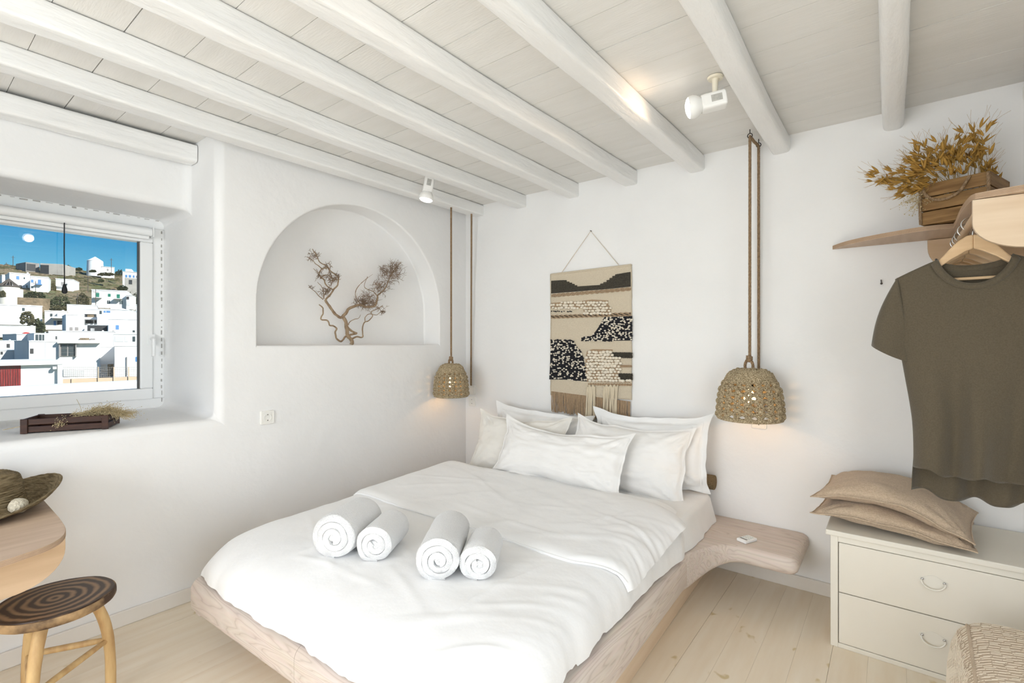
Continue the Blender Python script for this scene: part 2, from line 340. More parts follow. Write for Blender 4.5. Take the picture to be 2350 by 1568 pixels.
def build_wall_left():
    bm = bmesh.new(); V = {}
    def v(*p):
        k = tuple(round(c, 5) for c in p)
        if k not in V: V[k] = bm.verts.new(p)
        return V[k]
    def face(*ps): bm.faces.new([v(*p) for p in ps])
    # main face with the arched niche
    yc, hw, z0, zs = -1.032, 0.722, 1.332, 1.575
    arch = [(yc - hw, z0)] + [(yc - hw * math.cos(math.pi * k / 40), zs + 0.715 * math.sin(math.pi * k / 40)) for k in range(41)] + [(yc + hw, z0)]
    outer = [(YBAY0, 0), (0, 0), (0, 2.52), (YBAY0, 2.52), (YBAY0, ZSOF), (YBAY0, ZSILL)]
    eo = [bm.edges.new((v(0, *outer[i]), v(0, *outer[(i + 1) % len(outer)]))) for i in range(len(outer))]
    ea = [bm.edges.new((v(0, *arch[i]), v(0, *arch[(i + 1) % len(arch)]))) for i in range(len(arch))]
    bmesh.ops.triangle_fill(bm, use_beauty=True, use_dissolve=False, edges=eo + ea)
    # drop triangles that fell inside the arch
    for f in list(bm.faces):
        c = f.calc_center_median()
        if abs(c.y - yc) < hw - 1e-4 and c.z > z0 and all((round(q.co.y, 5), round(q.co.z, 5)) in {(round(a, 5), round(b, 5)) for a, b in arch} for q in f.verts):
            bm.faces.remove(f)
    DN = -0.18
    for i in range(len(arch)):
        a, b = arch[i], arch[(i + 1) % len(arch)]
        face((0, *a), (0, *b), (DN, *b), (DN, *a))
    face(*[(DN, *p) for p in arch])
    # wall under the sill, sill, reveals, lintel
    face((0, YBAY1, 0), (0, YBAY0, 0), (0, YBAY0, ZSILL), (0, YBAY1, ZSILL))
    face((0, YBAY1, ZSILL), (0, YBAY0, ZSILL), (XWIN, YBAY0, ZSILL), (XWIN, YBAY1, ZSILL))
    face((0, YBAY0, ZSILL), (0, YBAY0, ZSOF), (0, YBAY0, 2.52), (XLIN, YBAY0, 2.52), (XLIN, YBAY0, ZSOF), (XWIN, YBAY0, ZSOF), (XWIN, YBAY0, ZSILL))
    face((XLIN, YBAY0, ZSOF), (XLIN, YBAY0, 2.52), (XLIN, YBAY1, 2.52), (XLIN, YBAY1, ZSOF))
    face((XLIN, YBAY0, ZSOF), (XLIN, YBAY1, ZSOF), (XWIN, YBAY1, ZSOF), (XWIN, YBAY0, ZSOF))
    face((0, YBAY1, ZSILL), (XWIN, YBAY1, ZSILL), (XWIN, YBAY1, ZSOF), (XLIN, YBAY1, ZSOF), (XLIN, YBAY1, 2.52), (0, YBAY1, 2.52))
    face((0, YB, 0), (0, YBAY1, 0), (0, YBAY1, ZSILL), (0, YBAY1, 2.52), (0, YB, 2.52))
    bmesh.ops.recalc_face_normals(bm, faces=bm.faces)
    bw = bm.edges.layers.float.new('bevel_weight_edge')
    for e in bm.edges:
        if len(e.link_faces) == 2 and e.calc_face_angle(0) > R(40):
            e[bw] = .30 if all(-1.85 < q.co.y < -.2 and q.co.z > 1.3 and q.co.z < 2.45 for q in e.verts) else 1.0
    me = bpy.data.meshes.new('wall_left'); bm.to_mesh(me); bm.free(); me.materials.append(MATS['plaster']); me.shade_smooth()
    o = bpy.data.objects.new('wall_left', me); col.objects.link(o); tag(o, 'white plaster wall with the deep window bay and arched niche', kind='structure')
    md = o.modifiers.new('bevel', 'BEVEL'); md.width = 0.045; md.segments = 4; md.limit_method = 'WEIGHT'; md.harden_normals = True
    return o
wall_left = build_wall_left()

def plain_wall(name, lo, hi, label): return tag(part(name, MB().box(lo, hi), 'plaster', smooth=False), label, kind='structure')
plain_wall('wall_back', (-0.3, 0.0, -0.05), (XR + .3, 0.25, 2.6), 'white plaster wall behind the bed and the wall hanging')
# unseen right and rear walls; door and window openings added for the fill lights
mb = MB().box((XR, -2.35, -.05), (XR + .25, 0.0, 2.6)).box((XR, YB, -.05), (XR + .25, -4.25, 2.6)).box((XR, -4.25, 2.15), (XR + .25, -2.35, 2.6))
tag(part('wall_right', mb, 'plaster', smooth=False), 'white plaster wall with an added opening for fill light', kind='structure')
mb = MB().box((-1.0, YB - .25, -.05), (0.75, YB, 2.6)).box((2.65, YB - .25, -.05), (XR + .25, YB, 2.6)).box((.75, YB - .25, -.05), (2.65, YB, .8)).box((.75, YB - .25, 2.1), (2.65, YB, 2.6))
tag(part('wall_front', mb, 'plaster', smooth=False), 'white plaster wall behind the camera with an added opening for fill light', kind='structure')
added_door = part('added_door_frame', MB().box((XR + .05, -4.25, 0), (XR + .13, -4.19, 2.15)).box((XR + .05, -2.41, 0), (XR + .13, -2.35, 2.15)).box((XR + .05, -4.19, 2.09), (XR + .13, -2.41, 2.15)), 'upvc', smooth=False, bevel=.005)
tag(added_door, 'added white frame of the unseen opening in the right wall', kind='structure')
added_win = part('added_window_frame', MB().box((.75, YB - .15, .8), (2.65, YB - .08, .86)).box((.75, YB - .15, 2.04), (2.65, YB - .08, 2.1)).box((.75, YB - .15, .86), (.81, YB - .08, 2.04)).box((2.59, YB - .15, .86), (2.65, YB - .08, 2.04)).box((1.67, YB - .15, .86), (1.73, YB - .08, 2.04)), 'upvc', smooth=False, bevel=.005)
tag(added_win, 'added white frame of the unseen opening behind the camera', kind='structure')

# ceiling: backing slab, planks across, hand-hewn beams
ceil = tag(part('ceiling', MB().box((-1.0, YB - .2, 2.516), (XR + .3, 0.25, 2.62)), 'joint_dark', smooth=False), 'white painted plank ceiling on round hand-hewn beams', kind='structure')
PW = 0.1975; y = 0.03; k = 0
while y > YB:
    y1 = y - PW + (0.0022 if k % 3 else 0.0035)
    dz = rnd.uniform(0, .0015)
    part('plank', MB().box((-0.42, max(y1, YB), 2.4995 + dz), (XR, y if k else 0.0, 2.513)), 'plank_paint', ceil, smooth=False)
    y -= PW; k += 1
def beam(path, hw, hh, ex, seed, y0=0.0, y1=None, ztop=2.499):
    y1 = YB if y1 is None else y1
    n = 90; rings = []
    for i in range(n + 1):
        yy = lerp(y0, y1, i / n); cx = interp(-yy, [-p[0] for p in path], [p[1] for p in path])
        cx += .006 * fbm(seed, yy * .9, 0); w = hw * (1 + .07 * fbm(seed + 5, yy * 1.1, 2)); h = hh * (1 + .07 * fbm(seed + 9, yy * 1.0, 4))
        ring = []
        for j in range(40):
            a = 2 * math.pi * (j + .5) / 40; c, s_ = math.cos(a), math.sin(a)
            px = math.copysign(abs(c) ** (2 / ex), c); pz = math.copysign(abs(s_) ** (2 / ex), s_)
            d = 1 + .03 * fbm(seed + px * 1.3, yy * 2.2, pz * 1.3)
            ring.append((cx + w * px * d, yy, ztop - h + min(h * pz * d, h - .0)))
        rings.append(ring)
    return part('beam', MB().loft(rings), 'beam_paint', ceil, angle=60)
beam([(0, .150), (-2.1, .150), (-2.8, .172), (-4.8, .20)], .054, .045, 9, 1)
beam([(0, .598), (-1.8, .588), (-2.7, .615), (-4.8, .63)], .046, .047, 9, 2)
beam([(0, 1.068), (-1.7, 1.055), (-2.5, 1.08), (-4.8, 1.10)], .046, .049, 9, 3)
beam([(0, 1.512), (-1.4, 1.478), (-2.2, 1.468), (-4.8, 1.45)], .046, .048, 8, 4)
beam([(0, 1.948), (-1.2, 1.935), (-1.9, 1.93), (-4.8, 1.92)], .047, .049, 7, 5)
beam([(0, 2.408), (-0.8, 2.412), (-1.5, 2.416), (-4.8, 2.42)], .046, .047, 4.5, 6)
beam([(0, 2.904), (-0.8, 2.905), (-4.8, 2.905)], .042, .047, 3.4, 7)
beam([(0, 3.40), (-4.8, 3.40)], .046, .047, 4, 8)
beam([(-1.98, -.300), (-2.8, -.318), (-3.4, -.325)], .055, .050, 7, 9, y0=-1.975, y1=-3.39, ztop=2.483)

# floor: boards running towards the headboard wall
floor = tag(part('floor', MB().box((-.02, YB, -.06), (XR, 0.0, -.014)), 'floor_joint', smooth=False), 'pale limed wooden board floor with yellowish knots', kind='structure')
x = 2.566 - 0.1265 * 20; k = 0
x -= 0.1265
while x < XR:
    a, b_ = max(x, 0.0), min(x + .1265 - (.0011 if k % 4 == 1 else .0005), XR)
    if b_ > a + .01: part('plank', MB().box((a, YB, -.016), (b_, 0.0, 0.0)), 'floor_%d' % (k % 3), floor, smooth=False)
    x += .1265; k += 1
tag(part('baseboard_left', MB().box((0.0, YB, 0.0), (.014, 0.0, .072)), 'trim_paint', bevel=.004, smooth=False), 'low cream baseboard under the window wall', kind='structure')
tag(part('baseboard_back', MB().box((0.0145, -.014, 0.0), (XR, 0.0, .072)), 'trim_paint', bevel=.004, smooth=False), 'low cream baseboard below the headboard wall', kind='structure')

# ------------------------------------------------------------------ window in the bay
win = thing('window_1', 'white framed bay window overlooking the hillside town', None, (XWIN, -2.70, ZSILL)); tag(win, kind='structure')
def framebox(y0, y1, z0, z1, t, xa, xb):
    return MB().box((xa, y0, z0), (xb, y1, z0 + t)).box((xa, y0, z1 - t), (xb, y1, z1)).box((xa, y0, z0 + t), (xb, y0 + t, z1 - t)).box((xa, y1 - t, z0 + t), (xb, y1, z1 - t))
WY0, WY1 = -3.38, -1.985
part('frame', framebox(WY0 - .022, WY1 + .016, .934, 2.132, .062, -.87, -.80), 'upvc', win, smooth=False, bevel=.004)
sash = part('sash', framebox(WY0 + .047, WY1 - .047, .993, 2.045, .068, -.862, -.788), 'upvc', win, smooth=False, bevel=.008, seg=3)
part('gasket', framebox(WY0 + .113, WY1 - .113, 1.028, 2.0, .006, -.838, -.796), 'gap_grey', sash, smooth=False)
part('pane', MB().box((-.832, WY0 + .116, 1.031), (-.828, WY1 - .116, 1.997)), 'glass', win, smooth=False)
hp = part('handle', MB().box((-.79, -2.062, 1.335), (-.778, -2.026, 1.40)).tube(catmull([(-.786, -2.044, 1.372), (-.745, -2.044, 1.372), (-.738, -2.044, 1.35), (-.74, -2.044, 1.265)], 5), .011, 8), 'upvc', sash, bevel=.003)
# filler strip with rough plaster edge round the frame
mb = MB()
rn = random.Random(3)
for side in range(2):
    for i in range(26):
        if side == 0: yy = -2.0 - i * .05; mb.box((-.799, yy - rn.uniform(.012, .035), 2.122 + rn.uniform(-.004, .002)), (-.796, yy, 2.124 + rn.uniform(0, .003)))
        else: zz = .97 + i * .043; mb.box((-.799, -1.986 + rn.uniform(-.003, .001), zz), (-.796, -1.983 + rn.uniform(0, .002), zz + rn.uniform(.008, .028)))
part('plaster_crack', mb, 'crack', win, smooth=False, kind='stuff')
bl = thing('roller_blind', 'white rolled-up roller blind across the top of the window', 'blind', (-.76, -2.70, 2.03))
part('roll', MB().tube([(-.755, -3.33, 2.037), (-.755, -2.052, 2.037)], .026, 20), 'blind_white', bl)
part('hem_bar', MB().box((-.785, -3.33, 1.992), (-.758, -2.06, 2.012)), 'blind_white', bl, smooth=False, bevel=.004)
part('bracket', MB().box((-.788, -2.05, 2.005), (-.725, -2.044, 2.068)), 'upvc', bl, smooth=False, bevel=.003)
pc = part('pull_cord', MB().tube([(-.742, -2.461, 2.02), (-.74, -2.462, 1.85), (-.743, -2.46, 1.66)], .0028, 6), 'black_plastic', bl, label='thin black pull cord')
part('cord_weight', MB().lathe([(0.001, .035), (.006, .032), (.012, .005), (.013, -.01), (.008, -.02), (.001, -.022)], 12, (-.742, -2.46, 1.642)), 'black_plastic', pc)

# ================================================================== BED
TH = R(2.1); PV = Vector((2.04, 0, 0)); RB = Matrix.Translation(PV) @ Matrix.Rotation(TH, 4, 'Z') @ Matrix.Translation(-PV)   # the bed stands slightly askew
RBI = RB.inverted()
bed = thing('bed', 'low limed wooden platform bed with an attached night shelf', 'bed', (1.27, -1.1, 0))
part('plinth', MB().box((.56, -1.96, 0.0), (2.033, -.02, .16)).xf(RB), 'ply_pale', bed, smooth=False, bevel=.004)
part('deck', MB().box((.43, -2.12, .15), (1.95, -.012, .30)).xf(RB), 'bed_y', bed, smooth=False)
# right-hand rail, rounded section lofted along y
ring = lambda yy, k=1.0: [(1.985 + px, yy, .2225 + pz) for px, pz in rr(.20, .175, [.05, .004, .004, .045], 8)]
part('side_rail', MB().loft([ring(-2.195), ring(-1.6), ring(-.8), ring(-.006)]).xf(RB), 'bed_y', bed, angle=50)
def foot(x0, x1, name='foot_rail'):
    rg = lambda xx: [(xx, -2.10 - py, .232 + pz) for py, pz in rr(.19, .152, [.045, .004, .004, .04], 6)]
    return part(name, MB().loft([rg(x0), rg(x1)]).xf(RB), 'bed_x', bed, angle=50)
foot(.385, 1.205); foot(1.2065, 1.90)
part('left_rail', MB().box((.375, -2.18, .14), (.43, -.012, .305)).xf(RB), 'bed_y', bed, smooth=False, bevel=.02, seg=3)
# night shelf growing out of the rail
rings = []
xs = [2.03, 2.08, 2.11, 2.14, 2.17, 2.20, 2.24, 2.28, 2.32, 2.38, 2.44, 2.49, 2.515, 2.53, 2.54, 2.546]
for i, xx in enumerate(xs):
    t = max(0, (2.31 - xx) / .21); yf = -.418 - .30 * t ** 2.6; zb = .226 - .085 * min(1, t) ** 2.2
    e = 0.0 if xx < 2.50 else (xx - 2.50) / .046
    ins = .04 * (1 - math.sqrt(max(0, 1 - e * e)))
    y0, y1, za, zb_ = -.004 - ins * .3, yf + ins, .312 - ins * .9, zb + ins * .8
    h = za - zb_; w = y0 - y1
    rings.append([(xx, y1 + w / 2 - px, zb_ + h / 2 + pz) for px, pz in rr(w, h, [min(.032, h * .45), .004, .004, min(.028, h * .4)], 6)])
part('night_shelf', MB().loft(rings), 'bed_x', bed, angle=60)

# mattress in a fitted sheet
mt = thing('mattress', 'white mattress in a fitted sheet on the platform bed', 'mattress', (1.27, -1.1, .31))
def mattress():
    rings = []
    N = 70
    for i in range(N + 1):
        yy = lerp(-2.08, -.09, i / N); e = min(1, min(i, N - i) / 2.5); ins = .03 * (1 - math.sqrt(1 - (1 - e) ** 2))
        ring = []
        for px, pz in rr(1.63 - 2 * ins, .158 - ins, [.035, .035, .01, .01], 7):
            x_ = 1.250 + px; z_ = .312 + .079 + pz - ins / 2
            if pz < .02 and px > 0: x_ += .028 * smooth(.05, -.08, pz) + .010 * fbm(yy * 9, pz * 4, 1) * smooth(.03, -.06, pz)
            x_ -= math.copysign(.06 * smooth(-.58, -.80, yy), px)
            z_ += .004 * fbm(x_ * 4, yy * 4, 2) - (.045 * smooth(-.72, -1.05, yy) + .05 * smooth(-1.6, -2.1, yy)) * smooth(-.03, .06, pz); ring.append((x_, yy, z_))
        rings.append(ring)
    return MB().loft(rings).xf(RB)
part('fitted_sheet', mattress(), 'sheet', mt, angle=70)

# bolster at the wall
bo = thing('bolster', 'brown linen bolster between mattress and wall', 'bolster', (1.28, -.048, .515))
part('cover', MB().tube([(.52, -.046, .515), (.525, -.046, .515), (2.062, -.046, .515), (2.068, -.046, .515)], [.036, .043, .043, .036], 24), 'linen_brown', bo, angle=70)
part('end_seam', MB().tube([(2.064, -.046 + .040 * math.cos(a * .2618), .515 + .040 * math.sin(a * .2618)) for a in range(24)], .0025, 6, loop=True), 'linen_brown', bo)

# ---------------- duvet: height over a rounded plan, generous drop at the foot
def duvet_top(yy): return interp(-yy, [.6, 1.0, 1.43, 1.7, 2.0, 2.3], [.512, .502, .486, .480, .482, .482])
DX0, DX1, DY0, DY1 = .372, 2.052, -2.195, -.56
_rc = random.Random(44); CREASES = []
for _ in range(26):
    cx_, cy_ = _rc.uniform(.6, 2.0), _rc.uniform(-2.15, -.75); an_ = _rc.choice((_rc.gauss(-.25, .35), _rc.gauss(.9, .3))); L_ = _rc.uniform(.10, .34)
    CREASES.append((cx_, cy_, math.cos(an_), math.sin(an_), L_, _rc.uniform(.0022, .0048), _rc.uniform(.010, .02)))
def wr(x, y_):
    g_ = 0.0
    for cx_, cy_, ca, sa, L_, A_, w_ in CREASES:
        dx, dy = x - cx_, y_ - cy_; l_ = dx * ca + dy * sa
        if abs(l_) < L_:
            d_ = (dy * ca - dx * sa + .25 * l_ * l_) / w_
            if abs(d_) < 3: g_ += A_ * math.exp(-d_ * d_) * (1 - (l_ / L_) ** 2)
    return wr0(x, y_) + g_
def wr0(x, y_):
    f = .0030 * fbm(x * 3.2, y_ * 3.2, 3.3, 4) + .0035 * fbm(x * 2.2 + y_ * 5, y_ * 1.4 - x * 2, 7, 3)
    # soft gathers fanning from the foot corner and by the towels
    f += .0055 * max(0, fbm(x * 2.0 + 1.5 * y_, x * 9 - y_ * 14, .5, 2)) * smooth(1.1, 1.9, x)
    return f
def hemr(yy): return .014 * fbm(yy * 5, 3, 0) + .034 * math.exp(-((yy + .82) / .16) ** 2)
def duvet_z(x, yy):
    hem_w = hemr(yy); hem_f = .022 * fbm(x * 4.5, 9, 0)
    er = (DX1 + hem_w) - x; el = x - DX0; ef = yy - (DY0 + hem_f)
    base = .322
    def edge(e, r, p): t = min(1, max(0, e / r)); return (1 - (1 - t) ** p) ** (1 / p)
    k = edge(er, .19, 2.5) * edge(el, .13, 3.0) * edge(ef, .42, 2.5)
    return base + (duvet_top(yy) - base) * k + wr(x, yy) * (0.3 + k)
def spaced(a, b, n, ea, eb):
    # n samples with extra density at the ends
    t = np.linspace(0, 1, n); s = t + ea * np.sin(2 * np.pi * t) / (2 * np.pi) * -1
    return a + (b - a) * s
dv = thing('duvet', 'white cotton duvet spread over the bed with a soft rounded foot end', 'duvet', (1.27, -1.4, .33))
def duvet():
    P = []
    xs = spaced(DX0, DX1, 170, .6, .6); ys = spaced(DY0, DY1, 180, .6, .6)
    for x_ in xs:
        row = []
        for y_ in ys:
            X, Y = float(x_), float(y_)
            hw = hemr(Y); hf = .022 * fbm(X * 4.5, 9, 0)
            u = (X - DX0) / (DX1 - DX0); w = (Y - DY0) / (DY1 - DY0)
            # corners of the plan pulled round
            cr_ = .16 * smooth(.80, 1, u) * smooth(.16, 0, w); cl = .07 * smooth(.12, 0, u) * smooth(.12, 0, w)
            Xp = X + hw * smooth(.5, 1, u) - cr_ * .5 + cl * .5; Yp = Y + hf * smooth(.5, 0, w) + cr_ * .45 + cl * .45
            row.append((Xp, Yp, duvet_z(X + hw * smooth(.5, 1, u), Y + hf * smooth(.5, 0, w))))
        P.append(row)
    return MB().grid(P).xf(RB)
part('cover', duvet(), 'duvet_white', dv, angle=180)
# the folded-back top sheet ends in a curved line that drops over the right edge
def fold():
    P = []
    xs = spaced(.385, 2.046, 120, .7, .7)
    for x_ in xs:
        X = float(x_); row = []
        yend = -1.428 + .0366 * (2.04 - X) + .10 * smooth(1.86, 2.06, X) + .012 * fbm(X * 3, 0, 5)
        yst = -.625 + .0366 * (2.04 - X) - .02 * smooth(1.84, 2.05, X) + .01 * fbm(X * 5, 1, 2)
        for j in range(62):
            t = j / 61; Y = lerp(yst, yend, t)
            lift = .020 * min(1, math.sqrt(max(0, (1 - t)) * 22)) * min(1, math.sqrt(t * 12 + .02))
            hang = smooth(1.88, 2.05, X)
            g = .006 * hang * (0.5 + fbm(Y * 30 + X * 16, X * 3, 1, 2)) * smooth(0, .6, t)
            row.append((X + lift * .8 * hang + g * .9 + hemr(Y) * hang, Y + .006 * fbm(X * 8, Y * 3, 8), duvet_z(min(X, 2.050), Y) + lift * (1 - .45 * hang) + g * .5 + .0006))
        P.append(row)
    return MB().grid(P).xf(RB)
part('folded_top', fold(), 'duvet_white', dv, angle=180)
pts = []
for i in range(90):
    X = lerp(.41, 2.045, i / 89) - .012 * i / 89; Y = -1.428 + .0366 * (2.04 - X) + .10 * smooth(1.86, 2.06, X) + .012 * fbm(X * 3, 0, 5)
    pts.append((X + .012 * smooth(1.88, 2.05, X), Y + .004, duvet_z(X, Y) + .006))
part('fold_hem', MB().tube(pts, .0042, 8).xf(RB), 'duvet_white', dv)

# ---------------- pillows
def pillow(label, base, w, h, T, lean, yaw, roll, mat, seed, flange=.035, group='bed pillows', slump=.0, dog=None):
    nu, nv = 56, 42
    fl = flange / (w / 2); fv = flange / (h / 2)
    sheets = []
    for side in (1, -1):
        P = []
        for i in range(nu + 1):
            row = []
            for j in range(nv + 1):
                s = -1 + 2 * i / nu; t = -1 + 2 * j / nv
                s = math.copysign(abs(s) ** .85, s); t = math.copysign(abs(t) ** .85, t)
                a = min(1, abs(s) / (1 - fl)); b = min(1, abs(t) / (1 - fv))
                th = (max(0, 1 - a ** 2.4) * max(0, 1 - b ** 2.4)) ** .52
                x_ = w / 2 * s * (1 - .055 * (1 - t * t) * abs(s)) ; z_ = h / 2 * t * (1 - .085 * (1 - s * s) * abs(t))
                ear = smooth(.70, 1, abs(s)) * smooth(.70, 1, abs(t)); x_ += math.copysign(.014 * ear, s); z_ += math.copysign(.016 * ear, t)
                x_ += .014 * fbm(t * 1.7, seed + s, 1.3, 2) * abs(s) ** 3; z_ += .014 * fbm(s * 1.9, seed + 3 + t, 2.3, 2) * abs(t) ** 3
                # fuller low half (filling slumps)
                th *= 1 + .22 * (-t) * (1 - abs(t))
                y_ = T / 2 * th
                # creases: radiating from corners + free wrinkles
                dx, dz = (1 - abs(s)), (1 - abs(t)); ang = math.atan2(dz * h, dx * w)
                near = math.exp(-(dx * dx + dz * dz) * 3.0)
                q = .010 * near * math.sin(ang * 15 + seed * 2 + (1 if s > 0 else 0) * 2 + (1 if t > 0 else 0) * 1.3) * min(1, th * 3)
                q += .016 * fbm(s * 1.6 + seed, t * 1.6, side * .7, 3) * min(1, th * 2.5)
                q += .012 * abs(fbm(s * 3.4 + t * 2 + seed * 3, t * 4.6 - s, side, 3)) * min(1, th * 2.5)
                y_ += q
                if a >= 1 or b >= 1: y_ = .0015
                wob = .020 * fbm(s * 2.3 + seed, t * 2.3, 4.4, 2) * max(smooth(.8, 1, abs(s)), smooth(.75, 1, abs(t)))
                y_ = side * y_ + wob
                if dog:   # a corner of the flange flopped forward
                    d = (s * dog[0] + t * dog[1]) / 2
                    if d > .72: k = (d - .72) / .28; y_ -= .07 * k; z_ -= .05 * k * dog[1]; x_ -= .03 * k * dog[0]
                z_ -= slump * (1 - s * s) * (t * .5 + .5)
                row.append((x_, -y_ if True else y_, z_ + h / 2))
            P.append(row)
        sheets.append(P)
    mb = MB().grid(sheets[0]).grid(sheets[1])
    M = Matrix.Translation(base) @ Matrix.Rotation(yaw, 4, 'Z') @ Matrix.Rotation(-lean, 4, 'X') @ Matrix.Rotation(roll, 4, 'Y')
    o = thing('pillow', label, 'pillow', base, 0, group)
    part('pillowcase', mb.xf(M), mat, o, angle=180, weld=True)
    # seam line of the case a little inside the flange
    loop = []
    for k in range(120):
        a = k / 120 * 4; q = int(a); f = a - q
        s, t = [(-1 + 2 * f, -1), (1, -1 + 2 * f), (1 - 2 * f, 1), (-1, 1 - 2 * f)][q]
        s *= (1 - fl); t *= (1 - fv)
        x_ = w / 2 * s * (1 - .055 * (1 - t * t) * abs(s)); z_ = h / 2 * t * (1 - .085 * (1 - s * s) * abs(t)) - slump * (1 - s * s) * (t * .5 + .5)
        loop.append(M @ Vector((x_, -.004 - .010 * fbm(s * 2.3 + seed, t * 2.3, 4.4, 2), z_ + h / 2)))
    part('seam', MB().tube(loop, .0016, 5, loop=True), mat, o)
    return o
pillow('white pillow against the wall at the right, its flange showing above the others', (1.71, -.235, .452), .76, .475, .15, R(13), R(-1), R(-2), 'sheet', 2, .04, slump=.02, dog=(1, -1))
pillow('white pillow leaning at the right, in front of the wall pillow', (1.625, -.40, .447), .74, .44, .16, R(20), R(4), R(2), 'pillow_warm', 5, .012, slump=.025)
pillow('white pillow against the wall at the left below the woven hanging', (.90, -.245, .462), .80, .44, .15, R(13), R(2), R(0), 'sheet', 8, .04, slump=.03, dog=(1, 1))
pillow('cream pillow leaning at the far left beside the window wall', (.875, -.475, .470), .72, .405, .15, R(24), R(6), R(-1), 'pillow_cream', 11, .010, slump=.03)
pillow('wide white pillow lying foremost in the middle of the bed', (1.255, -.595, .486), .92, .375, .16, R(25), R(1), R(2), 'pillow_warm', 14, .016, slump=.035)

# ---------------- rolled towels
def towel(label, front, back, r, turns, end_ang, seed, group='rolled towels on the duvet'):
    f = Vector(front); b = Vector(back); ax = (f - b); Lh = ax.length; ax.normalize()
    side = Vector((0, 0, 1)).cross(ax).normalized(); upv = ax.cross(side)
    pitch = r / (turns + .5); th = pitch * .985
    NT = int(turns * 34); rings = []
    LL = [(0.0, .88), (.0025, .96), (.007, .99), (.016, 1.0), (.06, 1.0)]
    ks = [(d, k, 0) for d, k in LL] + [(q * Lh, 1, 0) for q in (.35, .5, .65)] + [(Lh - d, k, 0) for d, k in reversed(LL)]
    def squash(p2, sd):   # flattened where it rests
        x_, y_ = p2; return x_ * (1.03), max(y_, -r * .93) * .985
    def place(rad, a, d):
        # the ends bulge: inner layers stand prouder than outer ones
        q = min(1, rad / r); e = .016 * q ** 3 + .004 * fbm(a * .8, q * 3, seed, 2)
        dd = min(max(d, 0), Lh); dd = e + (dd / Lh) * (Lh - 2 * e)
        x_, y_ = squash((rad * math.cos(a), rad * math.sin(a)), 0)
        return b + ax * dd + side * x_ + upv * y_
    for i in range(NT + 1):
        t = i / NT; a = end_ang - 2 * math.pi * turns * (1 - t)
        rc = pitch * (.5 + turns * t); tp_ = min(1, (1 - t) * NT / 5 + .12)
        outer = []; inner = []
        for n_, (d, k, _) in enumerate(ks):
            wob = .0045 * fbm(a * 1.1 + seed, n_ * .55, seed, 2) * t
            for lst, s_ in ((outer, 1), (inner, -1)):
                h_ = th / 2 * k * (tp_ if s_ > 0 else 1)
                lst.append(place(max(.001, rc + s_ * h_ + wob - (th / 2 * (1 - tp_) * .6)), a, d))
        rings.append(outer + inner[::-1])
    o = thing('towel', label, 'towel', ((f + b) / 2), 0, group)
    part('roll', MB().loft(rings), 'terry', o, angle=60)
    core = []
    for d, k in ((.003, .3), (.004, .75), (.008, .95), (.016, 1), (Lh - .016, 1), (Lh - .008, .95), (Lh - .004, .75), (Lh - .003, .3)):
        core.append([place(pitch * .78 * k * (1 + .12 * math.sin(2 * w + seed)), w, d) for w in [2 * math.pi * q / 20 for q in range(20)]])
    part('core_fold', MB().loft(core), 'terry', o, angle=60)
    # woven border stripe near the end of the towel
    return o
def dzr_(x, y_): q = RBI @ Vector((x, y_, 0)); return duvet_z(q.x, q.y)
def tw(label, fx, fy, r, ang, L, turns, seed):
    z = dzr_(fx, fy) + r - .006
    d = Vector((math.cos(ang), math.sin(ang), 0)); f = Vector((fx, fy, z)); b = f + d * L; b.z = dzr_(b.x, b.y) + r - .010
    return towel(label, f, b, r, turns, R(-100) + seed * .12, seed)
tw('large rolled white bath towel, leftmost on the duvet', 1.125, -1.975, .092, R(117), .27, 3.0, 1.0)
tw('small rolled white hand towel beside the leftmost bath towel', 1.285, -1.895, .074, R(121), .23, 2.4, 2.4)
tw('large rolled white bath towel, nearer the middle of the duvet', 1.600, -1.850, .080, R(126), .34, 3.0, 4.0)
tw('small rolled white hand towel, rightmost of the four rolls', 1.715, -1.760, .067, R(122), .22, 2.4, .3)

# ---------------- remote control on the night shelf
rm = thing('remote_control', 'small white remote control on the night shelf', 'remote', (2.300, -.315, .3125), R(-25))
part('case', MB().box((-.028, -.046, 0), (.028, .046, .016)), 'remote_white', rm, world=False, bevel=.005, seg=3, smooth=False)
part('display', MB().box((-.020, -.030, .0155), (.020, -.020, .0166)), 'remote_grey', rm, world=False, smooth=False)
for i in range(3):
    for j in range(3): part('button', MB().box((-.019 + i * .0145, -.008 + j * .015, .0158), (-.010 + i * .0145, -.001 + j * .015, .0172)), 'remote_button', rm, world=False, smooth=False)

# ================================================================== PENDANT LAMPS
def rope_tube(pts, r, n=8): return MB().tube(pts, r, n)
def twist(pts, r, pitch=.03, strands=3, n=6):
    # strands twisted round a polyline of near-equal spacing
    mb = MB(); P = [Vector(p) for p in pts]; d = [0]
    for i in range(1, len(P)): d.append(d[-1] + (P[i] - P[i - 1]).length)
    m = max(4, int(d[-1] / (pitch / 7))); 
    for s in range(strands):
        q = []
        for k in range(m + 1):
            L_ = d[-1] * k / m; i = max(1, min(len(P) - 1, int(np.searchsorted(d, L_)))); f = (L_ - d[i - 1]) / max(1e-9, d[i] - d[i - 1])
            c = P[i - 1].lerp(P[i], f); t = (P[i] - P[i - 1]).normalized(); a = t.orthogonal().normalized() if abs(t.z) < .99 else Vector((1, 0, 0)); b = t.cross(a)
            an = 2 * math.pi * (L_ / pitch + s / strands); q.append(c + (a * math.cos(an) + b * math.sin(an)) * r * .5)
        mb.tube(q, r * .56, n)
    return mb
